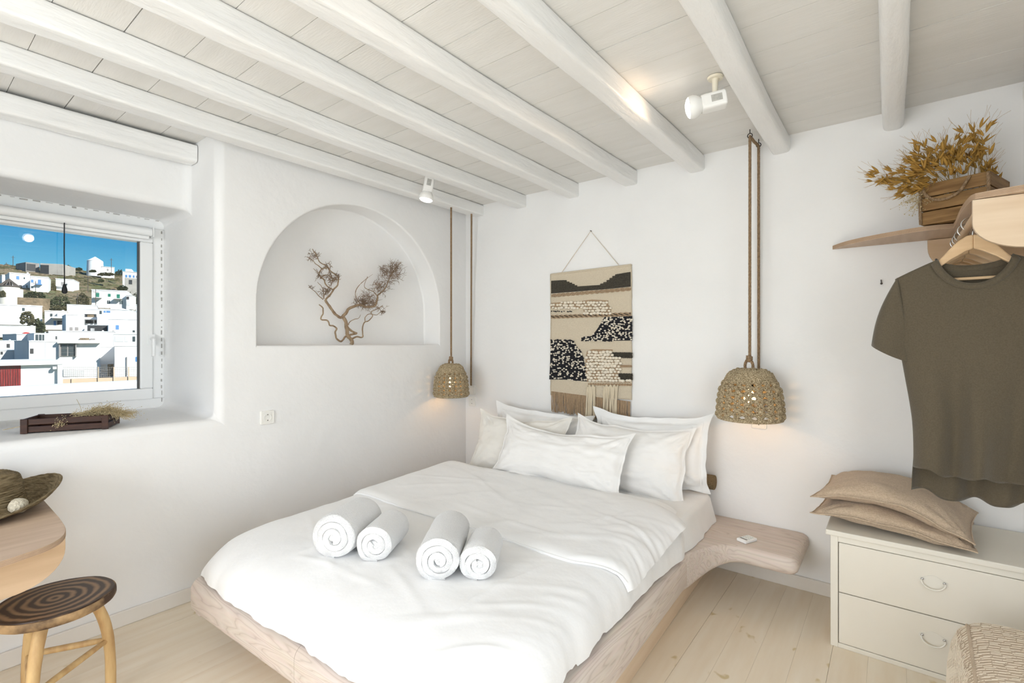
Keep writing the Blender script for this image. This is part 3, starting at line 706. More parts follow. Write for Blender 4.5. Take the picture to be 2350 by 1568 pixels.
def pendant(label, c, zb, zt, rb, rt, hook1, hook2, drop_end, seed, ztie):
    o = thing('pendant_lamp', label, 'lamp', (c[0], c[1], zb), 0, 'woven pendant lamps')
    rn = random.Random(seed)
    H = zt - zb
    def rad(z):
        t = (z - zb) / H
        return interp(t, [0, .1, .35, .6, .78, .9, .97, 1.0], [rb, rb * 1.0, rb * .965, rb * .90, rt, rt * .86, rt * .60, rt * .25])
    shade = part('shade', MB().tube([(c[0] + (rad(zb) * .985) * math.cos(a * .1745), c[1] + rad(zb) * .985 * math.sin(a * .1745), zb + .008) for a in range(36)], .0105, 8, loop=True), 'seagrass', o)
    rows = 6; zs = [zb + .026 + (H * .62) * i / (rows - 1) for i in range(rows)]
    # braided rows: two interlaced twisted cords per row
    nw = 9; dzr = zs[1] - zs[0]
    for i, z in enumerate(zs):
        mb = MB()
        for ph in (0, 1):
            pts = []
            K = nw * 12
            for k in range(K + 1):
                a = 2 * math.pi * k / K + i * 1.7 * math.pi / nw
                w = math.sin(nw * a + ph * math.pi)
                rr_ = rad(z + w * dzr * .5) + .0085 * math.cos(nw * 2 * a + ph * math.pi) * (1 if ph == 0 else -1) + rn.uniform(-.0012, .0012)
                pts.append((c[0] + rr_ * math.cos(a), c[1] + rr_ * math.sin(a), z + w * dzr * .52 + rn.uniform(-.0015, .0015)))
            tb = twist(pts, .0098, .024, 3, 5); mb.add(tb.v, tb.f)
        part('braid', mb, 'seagrass', shade)
    mb = MB()
    for k in range(14):   # loose fibre ends
        a = rn.uniform(0, 6.28); z = rn.uniform(zb, zb + H * .8); p = Vector((c[0] + (rad(z) + .008) * math.cos(a), c[1] + (rad(z) + .008) * math.sin(a), z)); mb.tube([p, p + Vector((math.cos(a) * .012, math.sin(a) * .012, rn.uniform(-.01, .012)))], .0006, 3)
    part('fibres', mb, 'seagrass', shade, kind='stuff')
    # dense coiled crown
    pts = []
    n = 15 * 30
    for k in range(n + 1):
        t = k / n; z = lerp(zb + H * .72, zt - .002, t ** .8); a = 2 * math.pi * 7 * t
        r_ = rad(z) if t < .97 else rad(z) * (1 - (t - .97) * 20); pts.append((c[0] + r_ * math.cos(a), c[1] + r_ * math.sin(a), z + .002 * math.sin(a * 9)))
    part('crown', twist(pts, .0125, .03, 3, 5), 'seagrass', o)
    # loop handle, knot, rope, hooks
    part('loop', twist(catmull([(c[0] - .022, c[1], zt - .005), (c[0] - .022, c[1], zt + .03), (c[0] - .004, c[1], ztie), (c[0] + .014, c[1], zt + .03), (c[0] + .016, c[1], zt - .005)], 6), .008, .014), 'rope', o)
    part('knot', MB().ico((c[0] - .002, c[1], ztie), .016, 2, (1, 1, 1.3)).tube([(c[0] - .002 + .013 * math.cos(a * .7), c[1] + .013 * math.sin(a * .7), ztie - .012 + a * .0011) for a in range(24)], .005, 6), 'rope', o)
    rp_ = part('rope', twist([(c[0], c[1], ztie), (hook1[0], hook1[1], hook1[2]), ((hook1[0] + hook2[0]) / 2, (hook1[1] + hook2[1]) / 2, min(hook1[2], hook2[2]) - .004), tuple(hook2), drop_end], .0078, .026), 'rope', o)
    for hk in (hook1, hook2):
        part('hook', MB().tube([(hk[0] + .012 * math.cos(a * .5), hk[1], hk[2] + .004 + .012 * math.sin(a * .5)) for a in range(13)], .0026, 6, loop=True).tube([(hk[0], hk[1], hk[2] + .015), (hk[0], hk[1], hk[2] + .042)], .0026, 6), 'dark_iron', o)
    # socket and bulb
    part('bulb_holder', MB().lathe([(.004, .05), (.018, .05), (.02, 0), (.014, -.004), (.001, -.004)], 16, (c[0], c[1], zb + H * .62)), 'black_plastic', o)
    part('bulb', MB().lathe([(.001, .045), (.012, .042), (.014, .03), (.026, .008), (.03, -.012), (.024, -.03), (.012, -.04), (.001, -.042)], 20, (c[0], c[1], zb + H * .45)), 'bulb', o)
    l = bpy.data.lights.new('bulb_light', 'POINT'); l.energy = 1.3; l.color = (1.0, .56, .22); l.shadow_soft_size = .02
    lo = bpy.data.objects.new('bulb_light', l); col.objects.link(lo); lo.parent = o; lo.location = Vector((c[0], c[1], zb + H * .30)) - Vector((c[0], c[1], zb))
    return o
pendant('woven seagrass pendant lamp in the corner by the arched niche', (.160, -.338), .925, 1.178, .128, .096, (.160, -.338, 2.45), (.158, -.10, 2.45), (.076, -.016, .985), 5, 1.222)
pendant('woven seagrass pendant lamp above the night shelf', (2.292, -.212), .935, 1.205, .158, .118, (2.293, -.212, 2.462), (2.303, -.045, 2.462), (2.298, -.018, .905), 9, 1.262)

# ================================================================== SPOTLIGHTS
def spot(label, base, joint, d, ln=.165, parts=True, lit=6.0, energy=6):
    d = Vector(d).normalized(); o = thing('ceiling_spotlight', label, 'spotlight', base, 0, 'ceiling spotlights')
    b = Vector(base); j = Vector(joint)
    part('base_plate', MB().lathe([(.001, 0), (.030, 0), (.034, -.004), (.030, -.012), (.001, -.014)], 24, base), 'lamp_cream', o)
    part('stem', MB().tube([b + Vector((0, 0, -.012)), b.lerp(j, .3), j], [.017, .013, .011], 14), 'lamp_cream', o)
    M = d.to_track_quat('Z', 'Y').to_matrix().to_4x4()
    c = j + Vector((0, 0, -.036)) + d * -.045
    # square-ish body behind, flaring to the round reflector bulb in front
    rings = []
    for z, w, ex in ((0, .030, 5), (.004, .034, 5), (.085, .034, 5), (.095, .034, 4), (.100, .036, 2.5)):
        rings.append([c + (M @ Vector((math.copysign(abs(math.cos(a)) ** (2 / ex), math.cos(a)) * w, math.copysign(abs(math.sin(a)) ** (2 / ex), math.sin(a)) * w, z))) for a in [2 * math.pi * k / 32 for k in range(32)]])
    body = part('housing', MB().loft(rings), 'lamp_white', o, bevel=.003)
    bl_ = part('reflector_bulb', MB().lathe([(.026, .094), (.034, .104), (.044, .117), (.0485, .132), (.0475, .146), (.044, .152)], 28, c, M), 'lamp_white', o)
    part('bulb_face', MB().lathe([(.044, .152), (.036, .159), (.02, .165), (.001, .167)], 28, c, M), 'bulb_face', bl_)
    for k in range(8):
        z = .012 + k * .0085; part('cooling_slot', MB().box((-.0345, -.018, z), (-.0335, .018, z + .004)).xf(Matrix.Translation(c) @ M), 'gap_grey', body, smooth=False)
    ax_ = max(range(4), key=lambda q: (M.to_3x3() @ Vector(((1, 0, 0), (0, 1, 0), (-1, 0, 0), (0, -1, 0))[q])).dot((CAM - c).normalized()))
    part('sticker', MB().box((.0335, -.013, .018), (.0348, .016, .062)).xf(Matrix.Translation(c) @ M @ Matrix.Rotation(ax_ * math.pi / 2, 4, 'Z')), 'sticker', body, smooth=False)
    l = bpy.data.lights.new('spot_light', 'SPOT'); l.energy = energy; l.color = (1.0, .68, .42); l.spot_size = R(125); l.spot_blend = .9; l.shadow_soft_size = .035
    lo = bpy.data.objects.new('spot_light', l); col.objects.link(lo); lo.parent = o; lo.location = (c + d * .175) - b; lo.rotation_euler = d.to_track_quat('-Z', 'Y').to_euler()
    return o
spot('white ceiling spotlight pointing along the beams above the bed', (2.296, -.878, 2.499), (2.294, -.878, 2.428), (-.90, -.36, -.14), energy=2.6)
spot('white ceiling spotlight pointing down beside the niche arch', (.405, -.80, 2.499), (.405, -.80, 2.462), (-.10, -.14, -1), energy=2)
spot('white ceiling spotlight seen only as a reflection in the window glass', (2.16, -2.22, 2.499), (2.16, -2.22, 2.44), (-.9, .1, -.35), energy=1)

# ================================================================== WALL PIECES
def socket(label, M, kind='socket'):
    o = thing('wall_socket' if kind == 'socket' else 'wall_switch', label, kind); o.matrix_world = M      # local: +x right, +z out of wall
    rings = [[(px, py, z) for px, py in rr(w, w, r_, 5)] for w, r_, z in ((.080, .008, 0), (.080, .008, .006), (.076, .008, .010), (.064, .006, .0105), (.062, .006, .009))]
    part('plate', MB().loft(rings), 'socket_plastic', o, world=False, angle=30)
    if kind == 'socket':
        well = part('well', MB().lathe([(.0225, .0092), (.0225, .0125), (.0195, .0125), (.0188, .002), (.001, .0018)], 28), 'socket_plastic', o, world=False)
        for sx_ in (-1, 1): part('pin_hole', MB().lathe([(.0026, .0021), (.0026, .003), (.0001, .003)], 10, (sx_ * .0095, 0, 0)), 'gap_grey', well, world=False)
        for sy_ in (-1, 1): part('earth_clip', MB().box((-.0025, sy_ * .0165 - .002, .003), (.0025, sy_ * .0165 + .002, .0115)), 'dark_iron', well, world=False, smooth=False)
    else:
        part('rocker', MB().box((-.026, -.026, .009), (.026, .026, .0125)), 'socket_plastic', o, world=False, smooth=False, bevel=.002)
    return o
ML = lambda y_, z_: Matrix(((0, 0, 1, 0.0), (1, 0, 0, y_), (0, 1, 0, z_), (0, 0, 0, 1)))
MBk = lambda x_, z_: Matrix(((1, 0, 0, x_), (0, 0, -1, 0.0), (0, 1, 0, z_), (0, 0, 0, 1)))
socket('white power socket on the wall below the arched niche', ML(-1.698, .910))
socket('white power socket in the corner behind the far pendant lamp', MBk(.078, .848))
socket('white switch plate where the rope cable ends in the corner', MBk(.074, .945), 'switch')
socket('white power socket on the wall behind the pendant by the night shelf', MBk(2.297, .895))
nl = thing('nail', 'small bent nail in the wall left of the hanging shirt', 'nail', (2.857, 0, 1.652))
part('shank', MB().tube([(2.857, 0.0, 1.648), (2.857, -.016, 1.650), (2.856, -.018, 1.664)], .0026, 6).ico((2.857, -.004, 1.646), .006, 1), 'dark_iron', nl)

# ---------------- branch in the niche (y, z plane of the niche, small x relief)
br = thing('driftwood_branch', 'forked dry driftwood branch standing in the arched niche', 'branch', (-.09, -1.087, 1.334))
SB = 260 / 1568.0
def bp(cx, cy, dx=0.0):
    u = 680 + cx * SB; v = 550 + cy * SB
    d = Vector((-math.sin(R(YAW)), math.cos(R(YAW)), 0)) + Vector((math.cos(R(YAW)), math.sin(R(YAW)), 0)) * ((u - 1175) / FPX) + Vector((0, 0, -(v - 786) / FPX))
    t = (-.085 + dx - CAM.x) / d.x; return CAM + d * t
rb_ = random.Random(21)
def limb(pts, r0, r1, name, mat, seed=0, k=5, kn=.0):
    Q = catmull([bp(*p) for p in pts], k); n = len(Q)
    rs = [lerp(r0, r1, (i / (n - 1)) ** .8) * (1 + .16 * fbm(i * .35, seed, 2)) for i in range(n)]
    return Q, rs
limbs = [
    (((762, 1455), (765, 1395), (720, 1340), (700, 1250), (690, 1180), (665, 1100), (640, 1065)), .0105, .0085),
    (((655, 1055), (610, 1080), (560, 1050), (500, 985), (450, 910), (405, 835)), .0075, .006),
    (((645, 1060), (690, 1010), (730, 960), (800, 925), (880, 905), (960, 930), (1050, 930), (1090, 910), (1115, 840), (1120, 780)), .0085, .005),
    (((1120, 780), (1180, 730), (1230, 660), (1280, 560), (1340, 440), (1455, 315)), .0048, .0016),
    (((1110, 770), (1070, 720), (990, 690), (940, 640), (985, 510)), .003, .0011),
    (((405, 835), (470, 760), (520, 690), (575, 620), (570, 510), (480, 440), (430, 380), (330, 310), (260, 190), (225, 130)), .0052, .0018),
    (((500, 690), (420, 640), (380, 560), (320, 490), (350, 410), (430, 390)), .0035, .0028),
    (((345, 540), (300, 460), (235, 400)), .0028, .001),
    (((350, 400), (290, 360), (240, 300), (150, 240)), .0028, .0012),
    (((370, 830), (310, 770), (220, 690), (180, 660)), .0024, .0011),
    (((380, 820), (370, 700), (330, 620), (290, 590)), .0024, .0011),
    (((770, 1375), (830, 1345), (920, 1350), (915, 1250), (940, 1150), (1000, 1125), (1050, 1060), (1040, 1000), (1120, 960), (1200, 910)), .0050, .0017),
    (((830, 1300), (740, 1320), (680, 1350), (620, 1410), (560, 1375), (535, 1290), (560, 1230), (510, 1195), (460, 1185), (430, 1120), (350, 1105), (365, 1020), (370, 960), (310, 900)), .0058, .0030),
    (((700, 1195), (760, 1260), (830, 1300)), .006, .0055),
    (((720, 1185), (740, 1140), (800, 1105), (860, 1090), (890, 1040)), .003, .0012),
    (((950, 1130), (960, 1070), (1010, 1030), (1110, 1045), (1160, 1010), (1230, 1000)), .0028, .0013),
    (((870, 870), (820, 790), (830, 700), (900, 600), (990, 520)), .0020, .0008),
    (((860, 860), (815, 760), (850, 650), (960, 560), (1060, 480)), .0016, .0006),
    (((560, 560), (500, 540), (430, 490), (330, 520)), .0028, .0024),
    (((480, 640), (500, 560), (480, 470), (430, 390)), .002, .0014),
]
trunk = None
for i, (pts, r0, r1) in enumerate(limbs):
    r0 *= 1.25; r1 *= 1.35
    Q, rs = limb(pts, r0, r1, 'limb', 'driftwood', i)
    Q = [q + Vector((.012 * fbm(j * .15, i, 3), 0, 0)) for j, q in enumerate(Q)]
    part('trunk' if i == 0 else 'limb', MB().tube(Q, rs, 8 if r0 > .004 else 6), 'driftwood' if r0 > .003 else 'twig', br, angle=80)
mb = MB()
def twig(start, ang, L, r, depth, curl):
    P = [bp(*start, rb_.uniform(-.02, .02))]; a = ang; x_, y_ = start; n = 6
    for i in range(n):
        a += rb_.uniform(-.45, .45) + curl; x_ += math.cos(a) * L / n; y_ += math.sin(a) * L / n
        P.append(bp(x_, y_, rb_.uniform(-.006, .006)))
        if depth and rb_.random() < .45: twig((x_, y_), a + rb_.choice((-1, 1)) * rb_.uniform(.5, 1.2), L * rb_.uniform(.35, .6), r * .75, depth - 1, curl)
    mb.tube(P, [lerp(r, r * .4, i / n) for i in range(n + 1)], 4)
clusters = [((1290, 480), 130, 60, 150), ((1150, 660), 110, 40, 130), ((1350, 400), 90, 26, 110), ((960, 870), 120, 60, 130), ((880, 890), 60, 20, 100),
            ((240, 240), 60, 22, 90), ((450, 380), 60, 14, 80), ((480, 560), 90, 26, 100), ((400, 740), 60, 24, 100), ((560, 520), 50, 10, 70), ((1170, 980), 60, 14, 90), ((330, 500), 50, 12, 80), ((220, 660), 30, 8, 50)]
for (cx, cy), rad_, n, L in clusters:
    n = int(n * 1.2); L *= .74
    for i in range(n):
        a = rb_.uniform(0, 2 * math.pi); q = rad_ * math.sqrt(rb_.random())
        an = -math.pi / 2 + rb_.gauss(0, 1.1) + (.6 if cx > 800 else -.2)
        twig((cx + q * math.cos(a), cy + q * math.sin(a) * .8), an, L * rb_.uniform(.5, 1.2), .0016, 1, rb_.uniform(-.15, .15))
part('twigs', mb, 'twig', br, kind='stuff')

# ---------------- woven wall hanging
TX0, TX1 = .877, 1.524
tp = thing('wall_hanging', 'cream and black woven wall hanging with bobbles and tan fringe', 'wall hanging', (1.2, -.012, .95))
TS = 250 / 852.0
def tpix(cx, cy, yy=-.016):
    u = 1230 + cx * TS; v = 520 + cy * TS
    d = Vector((-math.sin(R(YAW)), math.cos(R(YAW)), 0)) + Vector((math.cos(R(YAW)), math.sin(R(YAW)), 0)) * ((u - 1175) / FPX) + Vector((0, 0, -(v - 786) / FPX))
    t = (yy - CAM.y) / d.y; return CAM + d * t
nx, nz = 40, 60; P = []
for i in range(nx + 1):
    row = []
    for j in range(nz + 1):
        x_ = lerp(TX0, TX1, i / nx); z_ = lerp(.955, 1.862, j / nz) + .010 * (i / nx)
        x_ += .004 * fbm(j * .2, 2, 0) * (1 if i in (0, nx) else .5); row.append((x_, -.010 + .003 * fbm(x_ * 5, z_ * 5, 0), z_))
    P.append(row)
panel = part('woven_panel', MB().grid(P), 'tap_cream', tp, solid=.008)
part('rod', MB().tube([(TX0 + .01, -.012, 1.858), (TX1 - .005, -.012, 1.868)], .007, 10), 'tap_cream', tp)
pk = tpix(428, 36, -.012)
part('hanging_cord', MB().tube([tpix(200, 362, -.014), pk, tpix(645, 300, -.014)], .0022, 6), 'string', tp)
part('hanging_nail', MB().tube([pk + Vector((0, .012, .002)), pk + Vector((0, -.006, .002))], .003, 6), 'dark_iron', tp)
def patch(name, poly, mat, th=.005):
    pts = [tpix(*p, -.014) for p in poly]; f = [(p.x, p.z) for p in pts]
    return part(name, MB().prism(f, lambda a, b, t: (a, t, b), -.012, -.015 - th), mat, tp, smooth=False)
patch('dark_band', [(122, 425), (215, 420), (240, 420), (240, 432), (262, 432), (262, 440), (282, 440), (282, 450), (302, 450), (302, 460), (322, 460), (322, 470), (505, 458), (505, 448), (530, 446), (530, 436), (555, 434), (555, 420), (578, 418), (578, 404), (600, 402), (600, 388), (622, 386), (622, 376), (740, 356), (742, 470), (520, 492), (122, 524)], 'tap_dark')
def rope_row(name, a, b, r, mat, n=3, wav=.0012):
    mb = MB(); A, B = tpix(*a, -.019), tpix(*b, -.019)
    for s in range(n):
        pts = []
        for k in range(61):
            t = k / 60; p = A.lerp(B, t); p.z += (s - (n - 1) / 2) * r * 1.6 + wav * math.sin(k * 1.7 + s * 2); p.y += .0015 * math.cos(k * 1.7 + s * 2); pts.append(p)
        mb.tube(pts, r, 6)
    return part(name, mb, mat, tp)
rope_row('tan_loops', (122, 542), (742, 488), .0042, 'tap_tan', 3, .003)
rope_row('chain_stitch', (118, 708), (742, 686), .0036, 'tap_tan', 4, .003)
rope_row('chain_stitch_dark', (118, 706), (742, 684), .003, 'tap_dark', 2, .004)
rope_row('tan_row', (662, 1093), (748, 1093), .0038, 'tap_tan', 2, .002)
rope_row('tan_base_row', (410, 1234), (748, 1238), .004, 'tap_tan', 2, .002)
rope_row('black_bar', (590, 1006), (752, 1008), .0052, 'tap_dark', 4, .004)
rope_row('black_bar', (650, 1176), (752, 1178), .0052, 'tap_dark', 5, .004)
def inside(p, poly):
    c = False; n = len(poly); j = n - 1
    for i in range(n):
        (xi, yi), (xj, yj) = poly[i], poly[j]
        if (yi > p[1]) != (yj > p[1]) and p[0] < (xj - xi) * (p[1] - yi) / (yj - yi) + xi: c = not c
        j = i
    return c
rt = random.Random(4)
def bobbles(name, poly, mats, step, r, prob=(1.0,), back=None):
    xs = [p[0] for p in poly]; ys = [p[1] for p in poly]; mbs = [MB() for _ in mats]
    y_ = min(ys); row = 0
    while y_ < max(ys):
        x_ = min(xs) + (row % 2) * step / 2
        while x_ < max(xs):
            if inside((x_, y_), poly):
                q = rt.random(); k = 0 if q < prob[0] else 1
                p = tpix(x_ + rt.uniform(-4.5, 4.5), y_ + rt.uniform(-3, 3), -.022); mbs[k].ico(p, r * rt.uniform(.85, 1.2), 2, (1.25, .95, .9))
            x_ += step
        y_ += step * .86; row += 1
    for mb_, m in zip(mbs, mats): part(name, mb_, m, tp, kind='stuff')
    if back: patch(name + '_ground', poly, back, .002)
bobbles('cream_bobbles', [(118, 598), (340, 585), (440, 572), (565, 578), (565, 612), (590, 640), (585, 682), (380, 690), (370, 640), (118, 640)], ['tap_knob'], 25, .0105, (1.0,), 'tap_tan')  # tan ground yarn, also put in to darken the shadow gaps between bobbles
cr_poly = [(400, 975), (440, 960), (600, 962), (600, 1020), (660, 1024), (662, 1110), (648, 1200), (740, 1206), (738, 1222), (400, 1215), (385, 1120), (392, 1010)]
bobbles('cream_knots', cr_poly, ['tap_knob'], 26, .0110, (1.0,), 'tap_tan')  # same tan ground, its darker colour doubling as shade between the knots
bobbles('black_white_loops', [(535, 712), (752, 700), (752, 892), (360, 896), (355, 870), (440, 856), (490, 790)], ['tap_black', 'tap_knob'], 15, .0060, (.56,), 'tap_black')
bobbles('black_white_loops', [(118, 890), (285, 890), (310, 925), (360, 985), (385, 1100), (400, 1212), (230, 1198), (105, 1196), (112, 1080)], ['tap_black', 'tap_knob'], 15, .0060, (.55,), 'tap_black')
bobbles('black_dashes', [(130, 655), (295, 660), (285, 672), (120, 668)], ['tap_black', 'tap_knob'], 11, .0045, (.7,))
mb = MB(); 
for i in range(150):
    t = i / 149; x_ = lerp(TX0 + .012, TX1 - .01, t) + rt.uniform(-.002, .002); z0 = lerp(.985, .955, t); L = rt.uniform(.135, .155); 
    mb.tube([(x_, -.016, z0), (x_ + rt.uniform(-.003, .003), -.020 + rt.uniform(-.003, .002), z0 - L * .5), (x_ + rt.uniform(-.006, .006), -.016, z0 - L)], .0026, 5)
part('tan_fringe', mb, 'tap_tan', tp, kind='stuff')
mb = MB()
for (a, b, n, z1) in ((400, 462, 16, 1520), (530, 640, 24, 1480)):
    for i in range(n):
        cx = lerp(a, b, i / (n - 1)); p = tpix(cx, 1245 + 10 * math.sin(i), -.024); q = tpix(cx - 8 + rt.uniform(-8, 8), z1 + rt.uniform(-20, 20), -.026)
        mb.tube([p, p.lerp(q, .5) + Vector((rt.uniform(-.003, .003), -.003, 0)), q], .0030, 5)
part('cream_fringe', mb, 'tap_thread', tp, kind='stuff')

# ================================================================== PLYWOOD SHELF WITH HANGING RAIL
sh = thing('wall_shelf', 'curved plywood wall shelf with a clothes rail under it', 'shelf', (3.2, -.2, 1.85))
outl = [(2.651, -.002), (2.70, -.085), (2.76, -.145), (2.83, -.192), (2.90, -.228), (2.97, -.262), (3.03, -.278), (3.08, -.270), (3.108, -.262), (3.110, -.35), (3.107, -.48), (3.106, -.60), (3.110, -.70), (3.116, -.765), (3.125, -.788),
        (3.20, -.815), (3.30, -.832), (3.42, -.838), (3.56, -.83), (3.62, -.80), (3.64, -.70), (3.64, -.002)]
outl = chaikin(outl[:8]) + chaikin(outl[8:14]) + chaikin(outl[14:-1], 2) + [outl[-1]]
slab = part('top_board', MB().prism(outl, lambda a, b, t: (a, b, t), 1.841, 1.861), 'ply_top', sh, smooth=False)
# layered edge strip of the plywood, slightly proud
def strip(o2, z0, z1, off):
    mb = MB(); rings = []
    for i, (a, b) in enumerate(o2):
        rings.append([(a, b, z0), (a, b, z1)])
    return rings
mb = MB()
pts2 = outl[:-1]
for k in range(5):
    z = 1.8428 + k * .0036; mb.tube([(a - .0004, b - .0008, z + .001) for a, b in pts2], .0011, 4)
part('ply_layer', mb, 'ply_edge', sh, kind='stuff')
fa = []
for a, b in [(3.118, 1.839)] + [(3.118 + .17 * (1 - math.cos(t)) * .9, 1.76 - .098 * math.sin(t)) for t in [math.pi / 2 * k / 10 for k in range(11)]] + [(3.45, 1.655), (3.60, 1.68), (3.635, 1.76), (3.635, 1.839)]: fa.append((a, b))
part('front_panel', MB().prism(fa, lambda a, b, t: (a, t, b), -.790, -.770), 'ply_pale', sh, smooth=False, bevel=.0015)
ba = [(3.033, 1.839)] + [(3.034 + .16 * (1 - math.cos(t)), 1.80 - .13 * math.sin(t)) for t in [math.pi / 2 * k / 10 for k in range(11)]] + [(3.45, 1.668), (3.63, 1.68), (3.63, 1.839)]
part('wall_panel', MB().prism(ba, lambda a, b, t: (a, t, b), -.022, -.002), 'ply_face', sh, smooth=False, bevel=.0015)
part('rail', MB().tube([(3.128, -.022, 1.790), (3.128, -.770, 1.790)], .0115, 18), 'ply_face', sh)
for x_, z_ in ((3.064, 1.742), (3.20, 1.79)): part('screw', MB().lathe([(.001, 0), (.005, 0), (.005, .003), (.001, .004)], 8, (x_, -.022, z_), Matrix.Rotation(R(90), 4, 'X')), 'dark_iron', sh)

def hanger(label, yy, seed, group='wooden clothes hangers'):
    o = thing('clothes_hanger', label, 'hanger', (3.137, yy, 1.70), R(seed), group)
    # shaped wooden arms
    up = [(0, .050), (.018, .047), (.042, .030), (.068, .000), (.095, -.036), (.15, -.074), (.19, -.098), (.205, -.110)]
    lo = [(.205, -.124), (.19, -.120), (.15, -.102), (.10, -.068), (.06, -.036), (.02, -.010), (0, -.002)]
    for sgn in (-1, 1):
        part('arm', MB().prism([(sgn * a, b) for a, b in up + lo], lambda a, b, t: (a, t, b), -.011, .011), 'hanger_wood', o, world=False, bevel=.004, smooth=False)
    part('trouser_bar', MB().tube([(-.195, 0, -.112), (.195, 0, -.112)], .006, 10), 'hanger_wood', o, world=False)
    hk = [(0, 0, .046), (0, 0, .060), (.004, 0, .067)] + [(-.009 + .023 * math.cos(a), 0, .092 + .023 * math.sin(a)) for a in [-.6, -.1, .5, 1.1, 1.7, 2.3, 2.9, 3.5, 4.0]]
    part('hook', MB().tube(catmull(hk, 4), .0024, 8), 'steel', o, world=False)
    return o
hanger('wooden hanger carrying the grey T-shirt', -.60, 0)
for i, (yy, lab) in enumerate(((-.47, 'first empty wooden hanger behind the T-shirt'), (-.35, 'second empty wooden hanger behind the T-shirt'), (-.25, 'third empty wooden hanger behind the T-shirt'), (-.16, 'empty wooden hanger hanging nearest the wall'))):
    hanger(lab, yy, (3, -4, 2, 5)[i])

# ---------------- T-shirt
ts = thing('t_shirt', 'washed olive grey T-shirt on a wooden hanger', 'shirt', (3.138, -.60, 1.6))
CXs, CYs = 3.138, -.60
def wid(z): return interp(z, [.75, .90, 1.05, 1.25, 1.33, 1.48, 1.60], [.168, .172, .184, .205, .214, .226, .228])
def ztop(x_, front):
    a = abs(x_)
    if a > .100: return lerp(1.666, 1.602, ((a - .100) / .130) ** 1.1)
    d = 1 - (a / .100) ** 2.2
    return 1.666 - (.103 if front else .030) * d ** .75
def dep(z): return interp(z, [.75, 1.0, 1.3, 1.5, 1.6, 1.67], [.062, .058, .055, .042, .030, .022])
def torso(front):
    P = []; n = 96; m = 70
    for i in range(n + 1):
        s = -1 + 2 * i / n; s = math.sin(s * math.pi / 2); row = []
        x0 = s * .228; zt_ = ztop(x0, front)
        zh = (.862 if front else .768) + (.010 * math.sin(s * 7 + 1) + .003 * math.sin(s * 15)) - (.02 * (1 - s * s) if not front else .012 * (1 - s * s))
        for j in range(m + 1):
            z = lerp(zt_, zh, j / m); w = wid(z); x_ = s * w
            e = math.sqrt(max(0, 1 - s * s)) ** .8
            g = smooth(1.45, .85, z)
            fold_ = (.036 * math.sin(s * 7.5 + .8 + .5 * math.sin(z * 3)) + .008 * math.sin(s * 14 + 2)) * g + .006 * fbm(x_ * 6, z * 4, 3 if front else 9, 3)
            y_ = dep(z) * e
            y_ = (-(y_) - fold_ * e if front else y_ * .7 + fold_ * e * .6)
            if abs(x0) > .1: 
                k = smooth(0, .10, zt_ - z); y_ *= .62 + .38 * k
            row.append((CXs + x_ + .012 * math.sin(z * 7) * abs(s) * g, CYs + y_, z))
        P.append(row)
    return MB().grid(P)
part('front', torso(True), 'shirt', ts, angle=180, solid=.002)
part('back', torso(False), 'shirt', ts, angle=180, solid=.002)
def sleeve(sgn):
    rings = []; n = 26
    A = ((-.222, 1.608), (-.188, 1.36)); B = ((-.305, 1.338), (-.186, 1.276))
    for i in range(15):
        t = i / 14; 
        o_ = (lerp(A[0][0], B[0][0], t) - .016 * math.sin(t * math.pi), lerp(A[0][1], B[0][1], t)); p_ = (lerp(A[1][0], B[1][0], t), lerp(A[1][1], B[1][1], t))
        cx, cz = (o_[0] + p_[0]) / 2, (o_[1] + p_[1]) / 2; hx, hz = (p_[0] - o_[0]) / 2, (p_[1] - o_[1]) / 2
        ring = []
        for k in range(n):
            a = 2 * math.pi * k / n; dp = .026 + .028 * t
            fo = .010 * math.sin(3 * a + 1) * t + .006 * math.sin(5 * a) * t
            ring.append((CXs - sgn * (cx + hx * math.cos(a)) * -1 if False else CXs + sgn * -(cx + hx * math.cos(a)), CYs - (dp + fo) * math.sin(a) + .0, cz + hz * math.cos(a) - .010 * t * math.sin(a)))
        rings.append(ring)
    return MB().loft(rings, cap=False)
for sgn in (-1, 1): part('sleeve', sleeve(-sgn), 'shirt', ts, angle=180, solid=.002)
# ribbed collar
def neck(front): return [(CXs + x_, CYs + (-1 if front else .7) * dep(ztop(x_, front)) * .98 * (math.sqrt(max(0, 1 - (x_ / .228) ** 2)) ** .8) - (.002 if front else 0), ztop(x_, front)) for x_ in [-.101 + .202 * k / 40 for k in range(41)]]
for fr_ in (True, False):
    Pn = neck(fr_); rows = [[(x_, y_ - (.002 if fr_ else -.001), z_ + .004 * (1 - (abs(x_ - CXs) / .101) ** 6)), (x_ * 1 + (x_ - CXs) * .10, y_ - (.0045 if fr_ else -.003), z_ - .008), (x_ + (x_ - CXs) * .19, y_ - (.002 if fr_ else 0), z_ - .019)] for x_, y_, z_ in Pn]
    part('collar', MB().grid(rows), 'shirt', ts, angle=180, solid=.004)
# printed neck mark on the inside of the back
cu = bpy.data.curves.new('neck_print', 'FONT'); cu.body = 'ALLSAINTS'; cu.size = .0093; cu.align_x = 'CENTER'; cu.space_character = 1.25; cu.materials.append(MATS['shirt_print'])
tmp_o = bpy.data.objects.new('neck_print_tmp', cu); col.objects.link(tmp_o); bpy.context.view_layer.update()
tm = bpy.data.meshes.new_from_object(tmp_o.evaluated_get(bpy.context.evaluated_depsgraph_get())); bpy.data.objects.remove(tmp_o); tm.materials.clear(); tm.materials.append(MATS['shirt_print'])
to = bpy.data.objects.new('neck_print', tm); col.objects.link(to); to.parent = ts; to.location = Vector((CXs, CYs + .010, 1.592)) - Vector((3.138, -.60, 1.6)); to.rotation_euler = (R(90), 0, 0)

